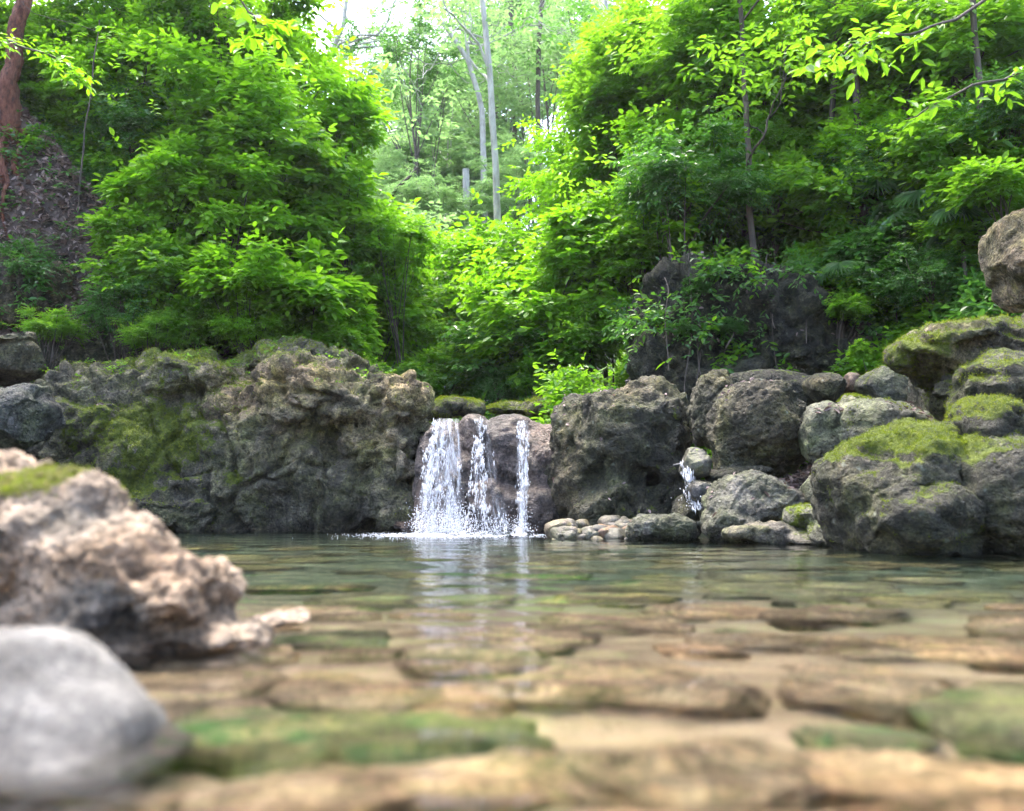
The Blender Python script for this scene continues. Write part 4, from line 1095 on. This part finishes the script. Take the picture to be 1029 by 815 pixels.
# ---- characteristic trunks
def trunk_tree(path_px, d, r0, r1, label, bark, name='tree', cat='tree', branches=0, crown=None, seed=1, group=None, amp=.04, partname='trunk'):
    rs = np.random.RandomState(seed)
    pts = [P(x, y, d) for x, y in path_px]
    b = pts[0].copy(); gz = T(b[0], b[1])
    if b[2] > gz + .1: pts.insert(0, np.array([b[0] + .05, b[1], gz - .1]))
    root = empty(name, tuple(pts[0])); tag(root, label, cat, group)
    A = np.array(pts) - pts[0]
    full = []
    for a, c in zip(A[:-1], A[1:]):
        full.append(wander(a, c, 7, amp * np.linalg.norm(c - a) * .3, rs)[:-1])
    full = np.concatenate(full + [A[-1:]])
    rad = np.linspace(r0, r1, len(full))
    g = Geo(); g.tube(full, rad, 9, seed, .12)
    def br(p, dr, L, r, lev):
        q = p + dr * L
        g.tube(wander(p, q, 7, L * .10, rs), np.linspace(r, r * .5, 7), 6)
        ends.append(q)
        if lev > 0:
            for _ in range(rs.randint(2, 4)):
                nd = dr + rs.normal(0, .55, 3); nd[2] += .15; nd /= np.linalg.norm(nd)
                br(p + (q - p) * rs.uniform(.55, 1), nd, L * rs.uniform(.5, .75), r * .5, lev - 1)
    ends = []
    for k in range(branches):
        i = int(len(full) * rs.uniform(.5, .97)); nd = rs.normal(size=3) * np.array([1, .8, .3]) + np.array([0, 0, .45]); nd /= np.linalg.norm(nd)
        br(full[min(i, len(full) - 1)], nd, rs.uniform(.08, .14) * d, rad[min(i, len(full) - 1)] * .55, 2)
    add(partname, g.mesh('trunk'), M[bark], root)
    if crown and ends:
        mk, nl, L = crown
        E = np.array(ends)
        ii = rs.randint(0, len(E), nl); st = E[ii] + rs.normal(0, .03 * d, (nl, 3)) * np.array([1, 1, .6])
        dd = rs.normal(size=(nl, 3)) * np.array([1, 1, .4])
        p, ld, nr, sz, wd, tn = sprays(rs, st, dd, 7, L, .5, .9, .5)
        add('crown', leaves_mesh('crown', p, ld, nr, sz, wd, rs, tones=tn), M[mk], root)
    return root

trunk_tree([(500, 228), (497, 150), (492, 70), (483, -15), (476, -80)], 19, .085, .055, 'tall slender white-barked tree rising at centre', 'bark_pale', branches=3, crown=('haze_leaf', 120, .2), seed=3, amp=.02)
trunk_tree([(487, 250), (486, 180), (484, 110), (470, 60), (436, 12)], 29, .13, .07, 'pale tree with bent trunk just left of the slender white one', 'bark_pale', branches=3, crown=('deep', 260, .2), seed=4)
trunk_tree([(474, 250), (470, 215), (468, 170)], 28, .13, .11, 'short pale dead trunk left of the two tall pale trees', 'bark_pale', seed=5)
trunk_tree([(322, 260), (325, 160), (326, 70), (345, 25), (352, -30)], 30, .15, .06, 'pale branching tree silhouetted against the sky gap', 'bark_pale', branches=7, crown=('haze_leaf', 620, .2), seed=6)
trunk_tree([(545, 200), (540, 100), (546, -20)], 30, .10, .08, 'thin grey tree right of the slender white one', 'bark', seed=7)
trunk_tree([(520, 215), (517, 120), (512, -20)], 34, .13, .09, 'dim grey trunk between the white tree and the right slope', 'bark', seed=8)
trunk_tree([(610, 190), (606, 90), (608, -20)], 24, .08, .06, 'pale thin trunk showing among the lime leaves at upper centre', 'bark_pale', seed=9)
trunk_tree([(868, 215), (862, 120), (858, 60), (866, -20)], 13.0, .07, .05, 'thin brown trunk behind the palms at upper right', 'bark', seed=10)
trunk_tree([(838, 260), (835, 150), (842, -20)], 13.4, .05, .04, 'thin dark trunk left of the brown one at upper right', 'bark', seed=11)
trunk_tree([(978, 200), (985, 100), (975, -20)], 11.5, .05, .04, 'slim trunk near the right edge above the tan boulder', 'bark', seed=12)
trunk_tree([(758, 262), (752, 180), (748, 90), (742, -15)], 12.8, .055, .035, 'thin dark tree rising from the top of the outcrop', 'bark', seed=13, branches=4, crown=('green', 260, .13))
trunk_tree([(77, 225), (84, 150), (92, 90), (100, 20)], 13.9, .016, .01, 'thin grey sapling crossing the left slope', 'bark', name='sapling', cat='sapling', seed=14, branches=3, crown=('green', 90, .12))
trunk_tree([(385, 215), (398, 190), (420, 168)], 25, .06, .04, 'leaning bare dark branch in the far valley', 'bark', name='fallen_branch', cat='branch', seed=15)

# red-barked tree with roots
def slope_hit(px, py, lift=0.0):
    for d in np.arange(11.5, 40, .05):
        q = P(px, py, d)
        if q[2] <= T(q[0], q[1]) + lift: return q
    return P(px, py, 14)
rs = np.random.RandomState(5)
b = slope_hit(6, 135)
root = empty('red_barked_tree', tuple(b)); tag(root, 'reddish trunk with roots gripping the cliff at top left', 'tree')
d_ = b[1]
g = Geo(); g.tube(np.concatenate([wander((0, .1, -.2), P(14, 60, d_ - .1) - b, 12, .05, rs)[:-1], wander(P(14, 60, d_ - .1) - b, P(34, -40, d_) - b, 10, .06, rs)]), np.linspace(.17, .10, 21), 14, 1, .4)
add('trunk', g.mesh('trunk'), M['bark_red'], root)
for tx, ty, rr in ((52, 150, .05), (22, 215, .06), (-6, 220, .07), (38, 185, .04), (8, 240, .045), (30, 165, .035)):
    q0 = np.array([0, 0, .12]) + rs.normal(0, .05, 3); mid = slope_hit(tx * .5 + 4, (ty + 130) / 2, .07) - b; q1 = slope_hit(tx, ty, -.05) - b
    pts = np.concatenate([wander(q0, mid, 8, .05, rs)[:-1], wander(mid, q1, 9, .06, rs)])
    g = Geo(); g.tube(pts, np.linspace(rr * 1.3, rr * .35, len(pts)), 8, 2, .35)
    add('root', g.mesh('root'), M['bark_red'], root)

# hanging vines over the outcrop
for k in range(9):
    px = (692, 700, 706, 735, 771, 815, 668, 905, 960)[k]; top = 255 + 12 * (k % 4); bot = (400, 392, 410, 350, 330, 345, 372, 330, 300)[k]
    d = 11.75
    a, c = P(px, top, d + .4), P(px + rs.uniform(-12, 12), bot, d)
    g = Geo(); g.tube(wander((0, 0, 0), c - a, 14, .06, rs), .008, 5)
    o = add('vine', g.mesh('vine'), M['bark'], None, tuple(a)); tag(o, 'thin bare vine hanging down the face of the black outcrop', 'vine', 'vines on the black outcrop')
# small plants clinging to the outcrop
for k, (px, py, s, d, lab) in enumerate([(690, 330, .10, 12.0, 'small leafy plant clinging low on the left of the outcrop'), (735, 330, .12, 12.0, 'small leafy plant on the middle of the outcrop face'),
                                    (700, 290, .16, 12.1, 'leafy sprig near the top left of the outcrop'), (850, 310, .16, 11.6, 'bright leafy sprig drooping above the rock pile'), (865, 352, .09, 10.8, 'tiny sprig in the gap above the grey boulders'),
                                    (770, 300, .15, 12.0, 'leafy sprig near the top right of the outcrop')]):
    plant('large', px, py, d, s, 'green' if k in (3, 4) else 'deep', lab, 'plant', 'plant', limbs=False, trunk_r=.008)

# fan palms
def fan_palm(px, py, d, s, label, seed, nf=7):
    rs = np.random.RandomState(seed)
    c = P(px, py, d); gz = min(T(c[0], c[1]), c[2] - .3)
    root = empty('fan_palm', (c[0], c[1], gz)); tag(root, label, 'palm')
    top = c - np.array([c[0], c[1], gz])
    g = Geo(); g.tube(wander((0, 0, -.1), top, 8, .03, rs), np.linspace(.035, .025, 8), 7); add('trunk', g.mesh('trunk'), M['bark'], root)
    for f in range(nf):
        az = f / nf * 6.283 + rs.uniform(-.3, .3); el = rs.uniform(-.1, .7)
        dr = np.array([math.cos(az) * math.cos(el), math.sin(az) * math.cos(el), math.sin(el)])
        Lp = s * rs.uniform(.6, 1.0)
        hub = top + dr * Lp
        g = Geo(); mid = top + dr * Lp * .5 + np.array([0, 0, .08 * s]); g.tube([top, mid, hub], [.009, .007, .005], 5)
        # fan blade of narrow folded segments
        fd = dr * np.array([.8, .8, .2]) - np.array([0, 0, .75]); fd /= np.linalg.norm(fd)
        sd_ = np.cross(fd, (0, 0, 1.)); sd_ /= np.linalg.norm(sd_); up = np.cross(sd_, fd)
        ns = 17
        a = np.linspace(-1.75, 1.75, ns)
        ld = np.cos(a)[:, None] * fd + np.sin(a)[:, None] * sd_ - np.array([0, 0, .12]) 
        L_ = s * .62 * (.72 + .28 * np.cos(a * .8)) * rs.uniform(.9, 1.08, ns)
        tm = [(0, 0, 0), (.5, .5, .06), (.8, .3, -.1), (1, 0, -.35), (.8, -.3, -.1), (.5, -.5, .06)]
        fr_ = empty_part('frond', root)
        me = leaves_mesh('frond_blade', np.repeat(hub[None], ns, 0), ld, np.repeat(up[None], ns, 0), L_, np.full(ns, .062 * s), rs, tmpl=tm)
        add('blade', me, M['palm'], fr_); add('stalk', g.mesh('stalk'), M['palm'], fr_)
def empty_part(name, parent):
    o = bpy.data.objects.new(name, None); return link(o, parent)
fan_palm(848, 285, 12.0, .48, 'fan palm in front of the dark slope above the rock pile', 1)
fan_palm(925, 215, 12.0, .66, 'fan palm with silvery fans at centre right of the slope', 2)
fan_palm(968, 235, 11.3, .5, 'fan palm close to the tan edge boulder', 3)
fan_palm(880, 205, 12.6, .62, 'fan palm highest on the slope, under the big-leaved spray', 4)
fan_palm(985, 135, 12.0, .55, 'fan palm near the upper right edge', 5)

# near big-leaved spray at upper right, and hanging lime branch at upper left
def spray_branch(path, d, n_side, L, matk, label, seed, wr=.42, name='leafy_branch'):
    rs = np.random.RandomState(seed)
    pts = [P(x, y, dd) for x, y, dd in path]
    root = empty(name, tuple(pts[0])); tag(root, label, 'branch')
    A = np.array(pts) - pts[0]
    full = np.concatenate([wander(a, c, 6, .03, rs)[:-1] for a, c in zip(A[:-1], A[1:])] + [A[-1:]])
    g = Geo(); g.tube(full, np.linspace(.022, .006, len(full)), 6)
    st, dd = [], []
    for k in range(n_side):
        t = rs.uniform(.25, 1); i = min(int(t * len(full)), len(full) - 2)
        st.append(full[i]); v = full[i + 1] - full[i]; v /= np.linalg.norm(v)
        dd.append(v * .6 + rs.normal(0, .6, 3) * np.array([1, 1, .5]))
    p, ld, nr, sz, wd, tn = sprays(rs, np.array(st), np.array(dd), 6, L, wr, .9, .35, droop=.15)
    add('branch', g.mesh('branch'), M['bark'], root)
    add('foliage', leaves_mesh('foliage', p, ld, nr, sz, wd, rs, tones=tn), M[matk], root)
spray_branch([(1060, -40, 9.6), (960, 20, 9.3), (900, 35, 9.0), (855, 45, 8.8), (835, 60, 8.8)], 9, 20, .19, 'green', 'near branch with long bright green leaves at upper right', 3)
spray_branch([(1080, 60, 9.0), (1010, 80, 9.0), (950, 100, 8.8), (910, 120, 8.8)], 9, 13, .15, 'green', 'near drooping branch below the bright long-leaved one', 4)
spray_branch([(200, -60, 11), (230, -15, 10.6), (255, 15, 10.4), (270, 28, 10.4)], 10.5, 14, .18, 'lime', 'bright broad-leaved branch hanging at the top left', 5, wr=.75)
spray_branch([(-60, 30, 11.5), (10, 40, 11.3), (60, 60, 11.2), (80, 80, 11.2)], 10.5, 34, .12, 'lime', 'lime branch reaching in from the top left edge', 6, wr=.5)

# ------------------------------------------------------------------ falling water
OCT_V = np.array([(1, 0, 0), (-1, 0, 0), (0, 1, 0), (0, -1, 0), (0, 0, 1), (0, 0, -1.)])
OCT_F = np.array([(4, 0, 2), (4, 2, 1), (4, 1, 3), (4, 3, 0), (5, 2, 0), (5, 1, 2), (5, 3, 1), (5, 0, 3)])
def droplets(name, C, Rv, parent, mat_='drops'):
    V = (C[:, None] + OCT_V[None] * Rv[:, None]).reshape(-1, 3)
    F = (np.arange(len(C))[:, None, None] * 6 + OCT_F[None]).reshape(-1, 3)
    return add(name, mesh_np(name, V, F), M[mat_], parent)

def waterfall(label, top, bot, d0, d1, n, seed, layers=3, spray=600, foam=700, thick=1.0, ztop=None, zbot=0.0, foam_r=.35, dens=1.0, cat='waterfall', lace=1.0, power=.8, kdrop=1.0):
    """top / bot: (px_left, px_right, py)"""
    rs = np.random.RandomState(seed)
    tl, tr_ = P(top[0], top[2], d0), P(top[1], top[2], d0)
    bl, br_ = P(bot[0], bot[2], d1), P(bot[1], bot[2], d1)
    zt = tl[2]; zb = zbot
    base = np.array([(bl[0] + br_[0]) / 2, d1, zb])
    root = empty('waterfall', tuple(base)); tag(root, label, cat)
    def path(u, v):   # u across 0..1, v down 0..1
        vs = v ** power
        x = (tl[0] + (tr_[0] - tl[0]) * u) * (1 - vs) + (bl[0] + (br_[0] - bl[0]) * u) * vs
        y = d0 - (d0 - d1) * np.sqrt(np.clip(v, 0, 1))
        z = zt + (zb - zt) * v
        return np.stack([x, y, z], -1)
    H = zt - zb; Wd = abs(br_[0] - bl[0])
    for l in range(layers):
        nu, nv = 26, 70
        U, Vv = np.meshgrid(np.linspace(0, 1, nu), np.linspace(-.06, 1, nv))
        u_, v_ = U.ravel(), Vv.ravel()
        p = path(u_, np.maximum(v_, 0))
        q = np.stack([u_ * Wd * 3, v_ * H * .8, 0 * u_ + l * 3], -1)
        p[:, 1] += .07 * fbm(q, .35, 3, seed + l) - .03 * l
        p[:, 0] += .03 * fbm(q, .3, 3, seed + l + 9)
        p[:, 1] += np.where(v_ < 0, -v_ * 9, 0); p[:, 2] += np.where(v_ < 0, .012, 0)
        e = np.minimum(u_, 1 - u_) * 5 + .5 * fbm(q, .2, 3, seed + 3 + l) 
        st_ = fbm(np.stack([u_ * Wd * 9 + l * 3.3, v_ * .9, 0 * u_], -1), 1.0, 2, seed + 21)
        e = np.clip(e, 0, 1) * np.where(v_ < .05, .6, 1) * np.clip(.58 + 1.5 * st_ + .25 * v_, .0, 1)
        i = (np.arange(nv - 1)[:, None] * nu + np.arange(nu - 1)[None]).ravel()
        uv = np.stack([u_ * Wd * 3.2 / lace + l * 5.3, v_ * H * .42 / lace + l * 2.1], -1)
        me = mesh_np('water_sheet', p - base, np.stack([i, i + 1, i + nu + 1, i + nu], -1), {'edge': ('POINT', e * dens)}, uv=uv)
        add('water_sheet', me, M['sheet'], root)
    # clumped drops along strands
    ns = n // 14
    cen = rs.rand(7); us = np.clip(np.where(rs.rand(ns) < .8, cen[rs.randint(0, 7, ns)] + rs.normal(0, .035, ns), rs.rand(ns)), -.03, 1.03); C = []; Rv = []
    for u0 in us:
        m_ = rs.randint(6, 24)
        v0 = rs.rand() * 1.0
        v = np.clip(v0 + rs.uniform(0, .25) * rs.rand(m_), .03, 1)
        pp = path(np.full(m_, u0) + rs.normal(0, .012, m_), v)
        pp[:, 1] += rs.uniform(-.1, .05)
        pp += rs.normal(0, .012, (m_, 3))
        C.append(pp); r = rs.uniform(.002, .005, m_) * thick
        Rv.append(np.stack([r, r, r * rs.uniform(2, 9, m_)], -1))
    droplets('droplets', np.concatenate(C) - base, np.concatenate(Rv), root)
    Cs, Rs = [], []
    if spray:
        q = np.stack([rs.uniform(bl[0], br_[0], spray) + rs.normal(0, .06, spray), d1 + rs.normal(-.03, .14, spray), np.abs(rs.normal(0, .10 + .06 * (foam > 2000), spray))], -1)
        q[:, 2] += zb
        r = rs.uniform(.002, .007, spray)
        Cs.append(q); Rs.append(np.stack([r, r, r * 1.2], -1))
    if foam:
        ang = rs.rand(foam) * 6.283; rr = np.abs(rs.normal(0, foam_r, foam))
        q = np.stack([base[0] + (rs.rand(foam) - .5) * Wd + np.cos(ang) * rr, d1 - .25 + np.sin(ang) * rr * 1.6, np.full(foam, .0)], -1)
        k = rs.rand(foam)
        r = .003 + .011 * k * np.exp(-rr / foam_r)
        q[:, 2] = .004 + r * .1
        Cs.append(q); Rs.append(np.stack([r * 1.8, r * 1.2, r * .8], -1))
    if foam > 2000:
        nf = 2600
        q = np.stack([base[0] + rs.normal(.1, .38, nf), d1 - np.abs(rs.normal(0, .7, nf)), np.full(nf, .006)], -1)
        q = q[fbm(q * np.array([1, 1, 0]), .22, 3, 9) > .18]
        r = rs.uniform(.0015, .0045, len(q))
        Cs.append(q); Rs.append(np.stack([r * 1.6, r * 1.2, r * .8], -1))
    if Cs: droplets('foam', np.concatenate(Cs) - base, np.concatenate(Rs), root)
    return root

waterfall('widest waterfall, white and lacy, against the huge boulder', (438, 462, 421), (417, 470, 539), 11.05, 10.45, 1500, 1, layers=2, spray=2600, foam=4200, foam_r=.42)
waterfall('middle waterfall fanning into spray over the round ledge rock', (478, 492, 421), (466, 522, 539), 10.75, 10.25, 1000, 2, layers=1, spray=700, foam=600, foam_r=.25, dens=.55, power=1.8)
waterfall('thinnest straight waterfall on the right of the ledge', (519, 532, 423), (519, 529, 539), 10.62, 10.28, 800, 3, layers=2, spray=450, foam=500, foam_r=.2, dens=.9)
waterfall('narrow side cascade trickling between the rocks of the pile', (683, 689, 466), (692, 702, 512), 9.0, 8.75, 700, 4, layers=2, spray=60, foam=0, zbot=P(690, 512, 8.75)[2], dens=.8)

# ------------------------------------------------------------------ humid air between the trees
m, nt_, out = mat('humid_air')
pv = N(nt_, 'ShaderNodeVolumePrincipled', i_Density=HAZE, i_Anisotropy=.3); pv.inputs['Color'].default_value = (.93, .97, 1, 1)
nt_.links.new(pv.outputs[0], out.inputs['Volume'])
import bmesh
bm = bmesh.new(); bmesh.ops.create_cube(bm, size=1)
for v in bm.verts: v.co = Vector((v.co.x * 320, v.co.y * 320 + 60, (v.co.z + .5) * 62 - 6))
me = bpy.data.meshes.new('haze'); bm.to_mesh(me); bm.free()
tag(add('haze', me, m), kind='stuff')
